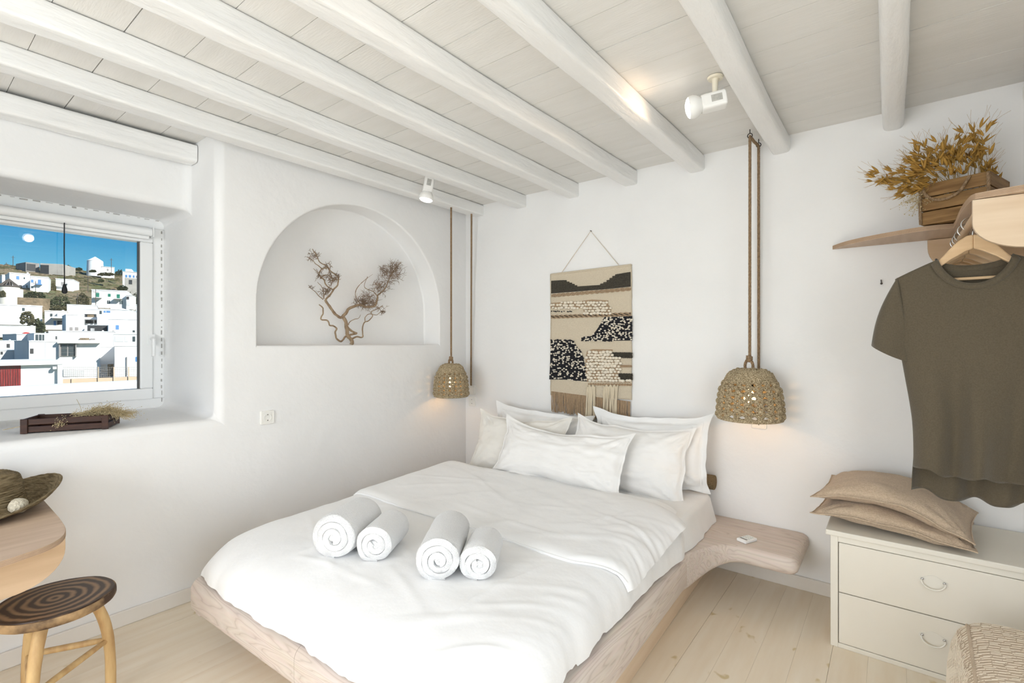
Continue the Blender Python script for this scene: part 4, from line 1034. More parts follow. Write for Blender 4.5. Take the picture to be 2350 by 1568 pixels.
# ---------------- wooden crate with rope handles and dried oats on the shelf
cb = thing('wooden_crate', 'brown slatted wooden crate with rope handles on the wall shelf', 'crate', (2.998, -.290, 1.8615), R(-20))
L1, L2, CH = .225, .26, .178
for k in range(3):
    z0 = k * .060; 
    part('slat', MB().box((0, 0, z0 + .002), (L1, .012, z0 + .057)), 'crate_wood', cb, world=False, smooth=False, bevel=.002)
    part('slat', MB().box((0, L2 - .012, z0 + .002), (L1, L2, z0 + .057)), 'crate_wood', cb, world=False, smooth=False, bevel=.002)
    part('slat', MB().box((0, .0125, z0 + .002), (.012, L2 - .0125, z0 + .057)), 'crate_wood', cb, world=False, smooth=False, bevel=.002)
    part('slat', MB().box((L1 - .012, .0125, z0 + .002), (L1, L2 - .0125, z0 + .057)), 'crate_wood', cb, world=False, smooth=False, bevel=.002)
part('bottom', MB().box((.012, .0125, .004), (L1 - .012, L2 - .0125, .012)), 'crate_wood', cb, world=False, smooth=False)
def trope(pts, r=.006, pitch=.018): return twist(catmull(pts, 8), r, pitch, 3, 6)
part('rope_handle', trope([(.012, -.006, .165), (.018, -.010, .135), (.05, -.014, .102), (.095, -.016, .095), (.135, -.014, .115), (.155, -.010, .15), (.165, -.006, .172)]), 'rope', cb, world=False)
part('corner_rope', trope([(.002, -.005, .005), (.001, -.007, .06), (.001, -.007, .12), (.004, -.005, .165)], .006), 'rope', cb, world=False)
part('corner_rope', trope([(L1 - .004, -.005, .09), (L1 - .003, -.007, .13), (L1 - .004, -.005, .172)], .006), 'rope', cb, world=False)

def oat_mesh():
    mb = MB()
    for a, sc2 in ((0, 1), (2.2, .9), (4.2, .8)):
        prof = [(.0003, 0), (.0022, .006), (.0030, .014), (.0022, .026), (.0008, .034), (.0002, .036)]
        M = Matrix.Rotation(a, 4, 'Z') @ Matrix.Rotation(R(14), 4, 'X') @ Matrix.Diagonal((1.5 * sc2, .7 * sc2, sc2, 1))
        mb.lathe(prof, 6, (0, 0, 0), M)
    mb.tube([(0, 0, .03), (.003, .001, .05), (.010, .001, .068)], .0003, 3).tube([(0, .002, .028), (-.004, .004, .048), (-.008, .008, .060)], .0003, 3)
    me = bpy.data.meshes.new('oat_spikelet'); me.from_pydata(mb.v, [], mb.f); me.materials.append(MATS['oat']); me.shade_smooth(); return me
om = oat_mesh()
oc = thing('dried_oats', 'golden dried oat stalks spilling from the shelf crate', 'dried flowers', (3.10, -.22, 2.02))
ro = random.Random(12); stems = MB(); org = Vector((3.10, -.22, 2.02))
tips = []
def oat_stalk(p0, p1, sag, n_sp):
    P0, P1 = Vector(p0), Vector(p1); mid = (P0 + P1) / 2 + Vector((0, 0, sag)); Q = catmull([P0, mid, P1], 8)
    stems.tube(Q, [lerp(.0011, .0005, i / (len(Q) - 1)) for i in range(len(Q))], 4)
    for k in range(n_sp):
        t = ro.uniform(.45, 1.0); q = Q[int(t * (len(Q) - 1))]; dr = (P1 - P0).normalized()
        br_ = q + dr * ro.uniform(.005, .03) + Vector((ro.uniform(-.03, .03), ro.uniform(-.03, .03), ro.uniform(-.03, .025)))
        stems.tube([q, (q + br_) / 2 + Vector((0, 0, .006)), br_], .0004, 3)
        d = (dr + Vector((ro.uniform(-.7, .7), ro.uniform(-.7, .7), ro.uniform(-.75, .45)))).normalized(); tips.append((br_, d))
targets = [((2.84, -.27, 2.115), .02), ((2.88, -.22, 2.12), .03), ((2.90, -.30, 2.07), .03), ((2.93, -.25, 2.15), .04), ((2.96, -.30, 2.18), .03), ((2.99, -.22, 2.20), .03), ((3.02, -.28, 2.19), .03), ((3.05, -.33, 2.16), .03),
           ((3.08, -.25, 2.185), .03), ((3.11, -.30, 2.17), .02), ((3.14, -.24, 2.20), .02), ((3.17, -.28, 2.215), .01), ((3.19, -.24, 2.225), .01), ((3.20, -.30, 2.19), .01), ((3.21, -.22, 2.14), .01), ((2.95, -.34, 2.03), .05), ((2.99, -.34, 2.01), .06), ((2.93, -.20, 2.03), .05), ((2.90, -.30, 2.09), .02), ((3.22, -.27, 2.10), .01), ((3.09, -.34, 2.10), .02), ((3.0, -.33, 2.12), .02)]
for tgt, sag in targets:
    for rep in range(2):
        t2 = Vector(tgt) + Vector((ro.uniform(-.02, .02), ro.uniform(-.02, .02), ro.uniform(-.02, .02)))
        p0 = (lerp(3.16, 3.10, ro.random()) if tgt[0] < 3.1 else tgt[0] - .01 + ro.uniform(-.02, .02), -.25 + ro.uniform(-.05, .06), 1.97)
        oat_stalk(p0, t2, sag, 6)
part('stems', stems, 'oat_stem', oc, kind='stuff')
for p, d in tips:
    o = bpy.data.objects.new('spikelet', om); col.objects.link(o); o.parent = oc; o.location = p - org
    o.rotation_euler = d.to_track_quat('Z', 'Y').to_euler(); s_ = ro.uniform(.95, 1.5); o.scale = (s_, s_, s_)
def gyp(mb, P0, P1, n, r, rs, rg):
    P0, P1 = Vector(P0), Vector(P1)
    for i in range(n):
        t = rg.uniform(.3, 1); q = P0.lerp(P1, t) + Vector((rg.gauss(0, r), rg.gauss(0, r), rg.gauss(0, r * .7)))
        mb.ico(q, rs * rg.uniform(.7, 1.3), 1)
        if i % 2 == 0: mb.tube([P0.lerp(P1, t * .6), P0.lerp(P1, t * .8) + (q - P0.lerp(P1, t)) * .5, q], .0005, 3)
mb = MB(); gyp(mb, (3.02, -.27, 2.02), (2.975, -.33, 1.93), 90, .022, .0022, ro)
gyp(mb, (3.0, -.28, 2.02), (2.95, -.30, 1.955), 60, .018, .0022, ro)
part('baby_breath', mb, 'gypsophila', oc, kind='stuff')

# ================================================================== DRESSER, CUSHIONS, POUF
dr = thing('dresser', 'cream painted dresser with two rows of drawers', 'dresser', (3.21, -.245, 0))
DXL, DXRt = 2.682, 3.72
part('body', MB().box((DXL, -.472, .0), (DXRt, -.016, .492)), 'dresser_paint', dr, smooth=False, bevel=.003)
part('top', MB().box((DXL - .018, -.500, .492), (DXRt + .018, -.016, .515)), 'dresser_paint', dr, smooth=False, bevel=.004)
part('frame', MB().box((DXL, -.490, .0), (DXL + .028, -.472, .492)).box((DXRt - .028, -.490, .0), (DXRt, -.472, .492)).box((DXL + .028, -.490, .466), (DXRt - .028, -.472, .492)).box((DXL + .028, -.490, 0), (DXRt - .028, -.472, .020)), 'dresser_paint', dr, smooth=False, bevel=.002)
for z0, z1 in ((.0225, .2425), (.2465, .4635)):
    d = part('drawer', MB().box((DXL + .031, -.4895, z0), (DXRt - .031, -.4725, z1)), 'drawer_paint', dr, smooth=False, bevel=.002)
    for hx in (3.030, DXL + DXRt - 3.030):
        zc = z0 + .135 if z0 > .1 else z0 + .132
        plate = []
        for k in range(28):
            a = 2 * math.pi * k / 28; plate.append((hx + .046 * math.cos(a), zc + .004 + (.021 + .004 * math.cos(4 * a)) * math.sin(a)))
        hd = part('handle', MB().prism(plate, lambda a, b, t: (a, t, b), -.4895, -.4915).tube(catmull([(hx - .034, -.494, zc + .008), (hx - .036, -.502, zc - .002), (hx - .022, -.506, zc - .018), (hx, -.507, zc - .023), (hx + .022, -.506, zc - .018), (hx + .036, -.502, zc - .002), (hx + .034, -.494, zc + .008)], 6), .0032, 8), 'pull_paint', d, angle=50)
        for s_ in (-1, 1): part('stud', MB().ico((hx + s_ * .034, -.495, zc + .008), .0055, 2), 'steel', d)

def cushion(label, base, w, h, T, yaw, tilt, seed, dents):
    nu, nv = 52, 40; sheets = []
    for side in (1, -1):
        P = []
        for i in range(nu + 1):
            row = []
            for j in range(nv + 1):
                s = math.copysign(abs(-1 + 2 * i / nu) ** .85, -1 + 2 * i / nu); t = math.copysign(abs(-1 + 2 * j / nv) ** .85, -1 + 2 * j / nv)
                a = min(1, abs(s) / .965); b = min(1, abs(t) / .95)
                th = (max(0, 1 - a ** 2.6) * max(0, 1 - b ** 2.6)) ** .5
                x_ = w / 2 * s * (1 - .06 * (1 - t * t) * abs(s)); y_ = h / 2 * t * (1 - .08 * (1 - s * s) * abs(t))
                z_ = T / 2 * th * (1 if side > 0 else .8) + .012 * fbm(s * 1.5 + seed, t * 1.5, side, 3) * min(1, th * 2)
                dx, dz = 1 - abs(s), 1 - abs(t); near = math.exp(-(dx * dx + dz * dz) * 3.5)
                z_ += .007 * near * math.sin(math.atan2(dz, dx) * 13 + seed + (s > 0) * 2) * min(1, th * 3)
                z_ = side * (z_ + .0012)
                bend = dents * (.02 * math.sin(s * 2.2 + seed) - .03 * s * s)
                wob = .012 * fbm(s * 2 + seed, t * 2, 7, 2) * max(smooth(.8, 1, abs(s)), smooth(.8, 1, abs(t)))
                row.append((x_, y_, z_ + bend + wob))
            P.append(row)
        sheets.append(P)
    M = Matrix.Translation(base) @ Matrix.Rotation(yaw, 4, 'Z') @ Matrix.Rotation(tilt[0], 4, 'X') @ Matrix.Rotation(tilt[1], 4, 'Y')
    o = thing('cushion', label, 'cushion', base, 0, 'beige cushions on the dresser')
    cov = part('cover', MB().grid(sheets[0]).grid(sheets[1]).xf(M), 'linen_beige', o, angle=180, weld=True)
    loop = [M @ Vector(p) for p in ([sheets[0][i][0] for i in range(nu + 1)] + [sheets[0][nu][j] for j in range(1, nv + 1)] + [sheets[0][i][nv] for i in range(nu - 1, -1, -1)] + [sheets[0][0][j] for j in range(nv - 1, 0, -1)])]
    part('piping', MB().tube(loop, .0028, 6, loop=True), 'linen_beige', o)
    return o
cushion('beige linen cushion lying directly on the dresser top', (2.895, -.275, .568), .56, .42, .10, R(-4), (R(0), R(1)), 3, .5)
cushion('beige linen cushion on top of the other cushion', (2.905, -.270, .652), .56, .41, .115, R(-7), (R(3), R(6)), 8, 1.0)

pf = thing('pouf', 'beige pouf under a throw patterned with pale zigzag threads', 'pouf', (3.36, -1.10, 0))
def pouf_pt(x_, y_): 
    return x_, y_
def pouf():
    rings = []
    for z, ins in ((0.0, .02), (.05, .0), (.15, -.010), (.28, -.006), (.35, .004), (.395, .018), (.420, .040), (.434, .075), (.440, .14), (.442, .2)):
        w = .62 - 2 * ins; d = .60 - 2 * ins
        ring = []
        for px, py in rr(w, d, max(.03, .11 - ins * .3), 8):
            k = 1 + .012 * fbm(px * 5, py * 5, z * 3); ring.append((3.36 + px * k, -1.10 + py * k, z + .004 * fbm(px * 6, py * 6, 2)))
        rings.append(ring)
    return MB().loft(rings)
pb = part('cover', pouf(), 'pouf_fabric', pf, angle=80)
# pale running threads woven in the throw
mb = MB(); rp2 = random.Random(5)
def pt_top(x_, y_):
    ex = min(x_ - 3.05, 3.67 - x_, y_ + 1.40, -.80 - y_); ins = max(0, ex)
    return interp(ins, [0, .004, .022, .048, .085, .14, .3], [.30, .33, .37, .395, .411, .417, .4185])
from mathutils.bvhtree import BVHTree
pmb = pouf(); bvh = BVHTree.FromPolygons([Vector(v) for v in pmb.v], pmb.f)
def snap(p, d):
    h = bvh.ray_cast(Vector(p), Vector(d))
    return None if h[0] is None else h[0] - Vector(d) * .0006
for i in range(52):
    y0 = -1.39 + i * .0115; x_ = 3.055
    while x_ < 3.66:
        L = rp2.uniform(.018, .028); yy = y0 + .004 * math.sin(x_ * 80 + i * 1.3); c3 = [snap((x_ + L * q, yy + .006 * q, 1), (0, 0, -1)) for q in (0, .5, 1)]
        if all(q is not None and q.z > .33 for q in c3): mb.tube(c3, .0011, 4)
        x_ += L + .002
for i in range(36):
    z0 = .02 + i * .0105; yy = -1.39
    while yy < -.80:
        zz = z0 + .005 * math.sin(yy * 60 + i); c3 = [snap((2.6, yy + .013 * q, zz + .011 * q), (1, 0, 0)) for q in (0, .5, 1)]
        if all(q is not None and q.x < 3.12 for q in c3): mb.tube(c3, .0011, 4)
        yy += .0145
for i in range(36):
    z0 = .02 + i * .0105; xx = 3.06
    while xx < 3.66:
        zz = z0 + .004 * math.sin(xx * 80 + i); c3 = [snap((xx + .022 * q, -2.0, zz + .003 * q), (0, 1, 0)) for q in (0, .5, 1)]
        if all(q is not None and q.y < -1.30 for q in c3): mb.tube(c3, .0011, 4)
        xx += .025
part('pale_threads', mb, 'pouf_thread', pf, kind='stuff')
te = [q for q in [snap((3.098 - .02 * k / 24, -.84 - .53 * k / 24, 1), (0, 0, -1)) for k in range(25)] if q is not None and q.z > .1]
part('throw_edge', MB().tube(te, .005, 6), 'pouf_fabric', pf)

# ================================================================== DESK, STOOL, HAT, SILL CRATE
dk = thing('desk', 'plywood wall desk with rounded corner at the window', 'desk', (.4, -3.1, .70))
dout = [(.016, -2.675), (.45, -2.683), (.60, -2.690), (.68, -2.705), (.735, -2.732), (.768, -2.77), (.79, -2.82), (.812, -2.88), (.835, -2.96), (.85, -3.08), (.85, -3.9), (.016, -3.9)]
dout = [dout[0]] + chaikin(dout[1:-2]) + dout[-2:]
part('top', MB().prism(dout, lambda a, b, t: (a, b, t), .681, .700), 'ply_top', dk, smooth=False)
mb = MB()
for k in range(4): mb.tube([(a, b + .0006, .6835 + k * .0045) for a, b in dout[:-1]], .0012, 4)
part('ply_layer', mb, 'ply_edge', dk, kind='stuff')
ap = [(-2.700, .680), (-2.700, .645)] + [(-2.700 - .145 * (1 - math.cos(t)), .645 - .115 * math.sin(t)) for t in [math.pi / 2 * k / 10 for k in range(1, 11)]] + [(-3.0, .508), (-3.85, .50), (-3.85, .680)]
part('apron', MB().prism(ap, lambda a, b, t: (t, a, b), .640, .660), 'ply_face', dk, smooth=False, bevel=.0015)
part('wall_batten', MB().box((.016, -3.88, .62), (.04, -2.74, .680)), 'ply_face', dk, smooth=False)

stl = thing('stool', 'rustic wooden stool with a dark ringed seat', 'stool', (.575, -2.712, 0))
SC = Vector((.575, -2.712, 0)); SR = .168
rs_ = []
n = 48
for z, k in ((.415, .93), (.419, .975), (.427, 1.0), (.440, 1.0), (.448, .985), (.4515, .955)):
    rs_.append([(SC.x + SR * k * (1 + .025 * fbm(math.cos(2 * math.pi * j / n) * 1.2, math.sin(2 * math.pi * j / n) * 1.2, 1)) * math.cos(2 * math.pi * j / n), SC.y + SR * k * (1 + .025 * fbm(math.cos(2 * math.pi * j / n) * 1.2, math.sin(2 * math.pi * j / n) * 1.2, 1)) * math.sin(2 * math.pi * j / n), z) for j in range(n)])
part('bark_edge', MB().loft(rs_[:-1]), 'stool_bark', stl, angle=60)
part('seat', MB().loft([[(x_, y_, z_ - .006) for x_, y_, z_ in rs_[-2]], rs_[-1], [(SC.x + (x_ - SC.x) * .5, SC.y + (y_ - SC.y) * .5, z_ + .0005) for x_, y_, z_ in rs_[-1]]]), 'stool_seat', stl, angle=60)
legs = []
for a in (106, 197, 331):
    a = R(a); d = Vector((math.cos(a), math.sin(a), 0))
    P = [SC + d * .085 + Vector((0, 0, .42)), SC + d * .125 + Vector((0, 0, .36)), SC + d * .155 + Vector((0, 0, .27)), SC + d * .170 + Vector((0, 0, .15)), SC + d * .172 + Vector((0, 0, 0.0))]
    Q = catmull(P, 6); legs.append(Q)
    part('leg', MB().tube(Q, [lerp(.019, .0165, i / (len(Q) - 1)) * (1 + .08 * fbm(i * .3, a, 0)) for i in range(len(Q))], 12), 'stool_leg', stl)
for i in range(3):
    A = legs[i]; B = legs[(i + 1) % 3]; za, zb_ = (15, 15)
    part('stretcher', MB().tube([A[za].lerp(B[zb_], t) for t in (0, .25, .5, .75, 1)], [.0085, .011, .0115, .011, .0085], 10), 'stool_leg', stl)

hat = thing('straw_hat', 'woven straw sun hat with a turned-up brim on the desk', 'hat', (.19, -2.86, .70))
HC = Vector((.185, -2.858, .705))
def hatp():
    P = []; n = 96
    prof0 = [(.001, .150), (.05, .150), (.085, .143), (.104, .128), (.112, .10), (.116, .06), (.122, .03), (.134, .014), (.16, .010), (.19, .012), (.215, .016), (.238, .020)]
    Lc = [0]
    for i in range(1, len(prof0)): Lc.append(Lc[-1] + math.dist(prof0[i], prof0[i - 1]))
    m = int(Lc[-1] / .0021); prof = [(interp(Lc[-1] * i / m, Lc, [p[0] for p in prof0]), interp(Lc[-1] * i / m, Lc, [p[1] for p in prof0]), Lc[-1] * i / m) for i in range(m + 1)]
    for k in range(n):
        a = 2 * math.pi * k / n; row = []
        up_ = (.5 + .5 * math.cos(a - R(95))) ** 2.2
        for r, z, L_ in prof:
            b = max(0, (r - .134) / .104); rr_ = r; zz = z
            if b > 0: zz = .012 + b * b * .085 * up_ - .008 * b * (1 - up_); rr_ = .134 + (r - .134) * (1 - .12 * up_)
            if r < .1: zz -= .018 * math.exp(-((r * math.cos(a)) / .05) ** 2) * (1 - (r / .1) ** 2)
            q = .0011 * math.sin(2 * math.pi * L_ / .0085) + .0007 * math.sin(a * 60 + L_ * 900)
            if r < .11: zz += q
            else: rr_ += q if r < .13 else 0; zz += 0 if r < .13 else q
            row.append((HC.x + rr_ * math.cos(a), HC.y + rr_ * math.sin(a), HC.z + zz))
        P.append(row)
    return MB().grid(P, closeu=True)
part('woven_straw', hatp(), 'hat_straw', hat, angle=180, solid=.006)
mb = MB(); mb.ico((0, 0, 0), 1, 3); rh = random.Random(2)
pc_ = Vector((.332, -2.775, .742))
mb.v = [tuple(pc_ + Vector(p) * (.028 * (1 + .10 * fbm(p[0] * 9, p[1] * 9, p[2] * 9)))) for p in mb.v]
part('pompom', mb, 'pompom', hat, label='fluffy cream pompom')

sc_box = thing('sill_crate', 'dark brown wooden crate with dried flowers on the window sill', 'crate', (-.137, -2.560, .9365), R(62.8))
BL, BD, BH = .315, .17, .066
# local x along the long front side, -y towards the room
for yy in (-.0, BD - .009):
    for z0 in (.004, .038): part('slat', MB().box((-BL / 2, yy, z0), (BL / 2, yy + .009, z0 + .026)), 'crate_dark', sc_box, world=False, smooth=False, bevel=.0015)
for xx in (-BL / 2, BL / 2 - .009):
    for z0 in (.004, .038): part('slat', MB().box((xx, .0095, z0), (xx + .009, BD - .0095, z0 + .026)), 'crate_dark', sc_box, world=False, smooth=False, bevel=.0015)
for xx in (-BL / 2 - .001, BL / 2 - .024):
    for yy in (-.007, BD + .0005): part('corner_post', MB().box((xx, yy, 0), (xx + .025, yy + .0065, BH)), 'crate_dark', sc_box, world=False, smooth=False, bevel=.0015)
part('bottom', MB().box((-BL / 2 + .01, .01, .003), (BL / 2 - .01, BD - .01, .007)), 'crate_dark', sc_box, world=False, smooth=False)
gf = thing('dried_flowers', 'pale dried gypsophila lying over the sill crate', 'dried flowers', (-.16, -2.47, 1.0))
rg = random.Random(31); mb = MB()
Mb = Matrix.Translation((-.137, -2.560, .9365)) @ Matrix.Rotation(R(62.8), 4, 'Z')
g = lambda a, b, c: Mb @ Vector((a, b, c))
gyp(mb, g(.02, .06, .072), g(.175, .06, .088), 760, .021, .0017, rg)
gyp(mb, g(.12, .05, .075), g(.25, .03, .058), 560, .018, .0017, rg)
gyp(mb, g(.0, .03, .070), g(-.03, -.014, .030), 110, .011, .0019, rg)
gyp(mb, g(-.02, .05, .070), g(.09, .06, .074), 150, .011, .0019, rg)
part('blossoms', mb, 'gypsophila', gf, kind='stuff')
mb = MB()
for i in range(12):
    mb.tube([g(-.23, .03 + .01 * rg.random(), .018), g(-.05, .05 + .02 * rg.random(), .05), g(.1, .05 + .02 * rg.random(), .07), g(.19, .045 + .02 * rg.random(), .075)], .0012, 4)
mb.tube(catmull([g(.03, .10, .06), g(.02, .11, .10), g(.0, .13, .135)], 5), .0009, 4)
part('stalks', mb, 'gypsophila', gf, kind='stuff')

# ================================================================== THE TOWN OUTSIDE THE WINDOW
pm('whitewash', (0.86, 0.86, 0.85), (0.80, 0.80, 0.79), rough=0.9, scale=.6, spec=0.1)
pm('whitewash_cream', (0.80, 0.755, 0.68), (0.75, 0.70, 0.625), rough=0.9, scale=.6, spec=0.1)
pm('whitewash_grey_shade', (0.70, 0.705, 0.71), (0.63, 0.635, 0.64), rough=0.9, scale=.6, spec=0.1)  # shade put into the whitewash colour of shaded houses; also plain grey fittings
pm('concrete', (0.33, 0.31, 0.29), (0.24, 0.225, 0.21), rough=0.9, scale=.5, spec=0.1)
pm('concrete_light', (0.46, 0.43, 0.39), (0.38, 0.355, 0.32), rough=0.9, scale=.6, spec=0.1)
pm('dark_opening', (0.035, 0.037, 0.04), rough=0.5)
pm('glass_dark', (0.06, 0.075, 0.08), rough=0.15, spec=0.6)
pm('blue_paint', (0.10, 0.25, 0.50), rough=0.6)
pm('green_paint', (0.015, 0.17, 0.11), rough=0.6)
pm('red_wood', (0.27, 0.022, 0.022), (0.17, 0.012, 0.014), rough=0.8, scale=6, stretch=(5, 5, .6))
pm('red_dome', (0.50, 0.045, 0.04), rough=0.7)
pm('grey_wood', (0.30, 0.28, 0.27), rough=0.7)
pm('pale_wood', (0.62, 0.47, 0.33), rough=0.7)
pm('stone_wall', (0.27, 0.20, 0.125), (0.16, 0.12, 0.075), rough=0.95, scale=1.6, bump=.6, bscale=3, bdist=.2)
pm('hill_ground', (0.23, 0.175, 0.10), (0.105, 0.115, 0.04), rough=0.95, scale=.16, bump=.8, bscale=.5, detail=9, bdist=1.0, lo=.42, hi=.6)
pm('shrub_dark', (0.030, 0.042, 0.018), (0.070, 0.080, 0.030), rough=0.95, scale=1.5)
pm('shrub_olive', (0.11, 0.095, 0.04), (0.06, 0.058, 0.025), rough=0.95, scale=1.5)
pm('pole_wood', (0.10, 0.085, 0.075), rough=0.9)
pm('wire', (0.35, 0.33, 0.30), rough=0.6)

CS = 330 / 1398.0
FW = Vector((-math.sin(R(YAW)), math.cos(R(YAW)), 0)); RT = Vector((math.cos(R(YAW)), math.sin(R(YAW)), 0))
def wray(cx, cy): return FW + RT * ((cx * CS - 1175) / FPX) + Vector((0, 0, -(560 + cy * CS - 786) / FPX))
def at(cx, cy, t): return CAM + wray(cx, cy) * t
GT = [4, 8, 14, 22, 30, 40, 50, 60, 80, 105, 125, 150, 165, 185, 200, 240, 320]
GZ = [-1.2, -.9, -.35, -.9, -.1, .9, 2.0, 3.0, 6.0, 8.6, 13.8, 18.2, 23.4, 28.0, 31.0, 31.5, 30.0]
def ground(x_, y_):
    t = (CAM.x - x_) / 1.33; return interp(t, GT, GZ) + .9 * fbm(x_ * .035, y_ * .035, 1.7, 4) * smooth(70, 110, t)
P = []
for i in range(120):
    t = 5 + 300 * (i / 119) ** 1.6; x_ = CAM.x - 1.33 * t; row = []
    for j in range(90):
        y_ = -3 + (j / 89 - .42) * (30 + t * 1.3); row.append((x_, y_, ground(x_, y_)))
    P.append(row)
hill = part('hill', MB().grid(P), 'hill_ground', angle=180); tag(hill, 'dry brown hillside with low scrub behind the town', kind='structure')

rq = random.Random(91); mb = MB()
for i in range(3200):
    t = rq.uniform(62, 205); s_ = rq.uniform(-.05, 1.1); q = at(s_ * 1400, 500, t); z_ = ground(q.x, q.y)
    if fbm(q.x * .06, q.y * .06, 9.1, 3) > -.12: mb.ico((q.x, q.y, z_), rq.uniform(.12, .5) * (t / 130), 1, (1.3, 1.3, .55))
sc_o = part('scrub', mb, 'shrub_olive', smooth=False); tag(sc_o, 'low dry scrub tufts scattered over the hillside', 'scrub', kind='stuff')
mb = MB()
for i in range(900):
    t = rq.uniform(62, 205); s_ = rq.uniform(-.05, 1.1); q = at(s_ * 1400, 500, t); mb.ico((q.x, q.y, ground(q.x, q.y)), rq.uniform(.1, .45) * (t / 130), 1, (1.2, 1.3, .7))
sc_r = part('rocks', mb, 'stone_wall', smooth=False); tag(sc_r, 'small brown rocks strewn over the hillside', 'rocks', kind='stuff')
RQ = random.Random(17)
class Face:
    def __init__(s, cx, cy, t, rot=0.0):
        s.o = at(cx, cy, t); d = Vector((CAM.x - s.o.x, CAM.y - s.o.y, 0)).normalized(); s.n = Matrix.Rotation(R(rot), 3, 'Z') @ d; s.t = Vector((-s.n.y, s.n.x, 0))
    def st(s, cx, cy):
        d = wray(cx, cy); k = (s.o - CAM).dot(s.n) / d.dot(s.n); p = CAM + d * k; q = p - s.o; return q.dot(s.t), p.z
    def pt(s, a, z, dp): return s.o + s.t * a + s.n * dp + Vector((0, 0, z - s.o.z))
    def box(s, x0, x1, y0, y1, d0, d1, zbase=None):
        ym = (y0 + y1) / 2
        a0 = s.st(x0, ym)[0]; a1 = s.st(x1, ym)[0]; xm = (x0 + x1) / 2; z1 = s.st(xm, y0)[1]; z0 = s.st(xm, y1)[1] if zbase is None else zbase
        v = [s.pt(a, z, d) for z in (z0, z1) for a, d in ((a0, d0), (a1, d0), (a1, d1), (a0, d1))]
        return MB().add(v, [(0, 3, 2, 1), (4, 5, 6, 7), (0, 1, 5, 4), (1, 2, 6, 5), (2, 3, 7, 6), (3, 0, 4, 7)])
def house(label, x0, x1, y0, y1, t, rot=0, mat='whitewash', dep_=None, wins=(), extra=(), name='whitewashed_house', cat='house', parapet=True):
    F = Face((x0 + x1) / 2, (y0 + y1) / 2, t, rot); w = abs(F.st(x1, y1)[0] - F.st(x0, y1)[0]); dp = dep_ or max(1.5, w * .7)
    b = F.pt(0, F.st((x0 + x1) / 2, y1)[1], -dp / 2); zb = min(F.st((x0 + x1) / 2, y1)[1], ground(b.x, b.y) - .1)
    o = thing(name, label, cat, (b.x, b.y, zb))
    part('wall', F.box(x0, x1, y0, y1, 0, -dp, zb), mat, o, smooth=False, bevel=.04 * t / 60)
    if parapet:
        h = max(3, (y1 - y0) * .045); part('roof_edge', F.box(x0 - 2, x1 + 2, y0 - h, y0, .03 * t / 30, -dp), mat, o, smooth=False)
    for wdw in wins:
        a, b_, c, d = wdw[:4]; m = wdw[4] if len(wdw) > 4 else 'glass_dark'; nm = wdw[5] if len(wdw) > 5 else 'window'
        pr = .0004 * t
        f_ = part(nm, F.box(a, b_, c, d, pr, -.1), m, o, smooth=False)
    if parapet and t < 70:
        for q_ in range(RQ.randint(1, 2)):
            a = RQ.uniform(x0 + 5, x1 - 30); w_ = RQ.uniform(8, 26); part(RQ.choice(['chimney', 'roof_box', 'water_tank']), F.box(a, a + w_, y0 - RQ.uniform(8, 17), y0, -dp * .2, -dp * .2 - max(.3, w_ * .012)), RQ.choice([mat, mat, 'whitewash', 'whitewash_grey_shade']), o, smooth=False)
    for e in extra:
        nm, a, b_, c, d, d0, d1, m = e; part(nm, F.box(a, b_, c, d, d0, d1), m, o, smooth=False)
    return o, F
H = house
H('small dark grey concrete block on the hill crest, left of the long one', 250, 385, 183, 305, 165, 18, 'concrete', 8, [(258, 345, 195, 262, 'dark_opening')], name='concrete_building', cat='building', parapet=False)
H('long pale concrete block with one dark bay on the hill crest', 388, 615, 192, 300, 166, -22, 'concrete_light', 9, [(392, 475, 205, 292, 'dark_opening')], name='concrete_building', cat='building', parapet=False)
H('white house with blue windows and an arch below the concrete building', 90, 292, 290, 440, 125, 6, 'whitewash', 8, [(158, 188, 313, 345, 'blue_paint'), (230, 243, 325, 342), (255, 268, 400, 425)], [('arch_recess', 140, 230, 378, 430, .25, -.2, 'whitewash_grey_shade'), ('doorway', 182, 212, 402, 428, .3, -.1, 'dark_opening'), ('chimney', 265, 282, 275, 292, -.5, -1.2, 'whitewash')])
H('white two-storey wing with a blue balcony on the upper slope', 292, 470, 322, 470, 123, -4, 'whitewash', 8, [(302, 325, 348, 375, 'blue_paint'), (370, 400, 348, 392, 'blue_paint', 'door'), (302, 325, 410, 430)], [('balcony', 345, 410, 392, 400, .9, 0, 'blue_paint')])
H('small white flat-roofed block at the left edge of the upper slope', 18, 92, 305, 420, 134, 5, 'whitewash', 6)
H('small white house with one balcony in the middle of the slope', 540, 712, 345, 468, 135, -10, 'whitewash', 8, [(595, 622, 370, 412, 'grey_wood', 'door'), (640, 655, 385, 405)], [('balcony', 550, 645, 412, 418, 1.0, 0, 'whitewash_grey_shade'), ('lean_to', 560, 720, 445, 470, 1.8, 0, 'whitewash')])
H('white house with a row of blue windows at the right edge of the hill', 1190, 1400, 275, 332, 150, -6, 'whitewash', 8, [(1218, 1238, 300, 325, 'blue_paint'), (1252, 1275, 302, 326, 'blue_paint'), (1292, 1308, 306, 328, 'blue_paint'), (1322, 1345, 310, 330, 'grey_wood')], [('upper_room', 1215, 1275, 240, 275, -1, -5, 'whitewash')])
H('bare concrete basement storey with one dark doorway', 1212, 1345, 332, 396, 142, -6, 'concrete_light', 3, [(1253, 1285, 350, 392, 'dark_opening', 'door')], parapet=False, name='concrete_house')
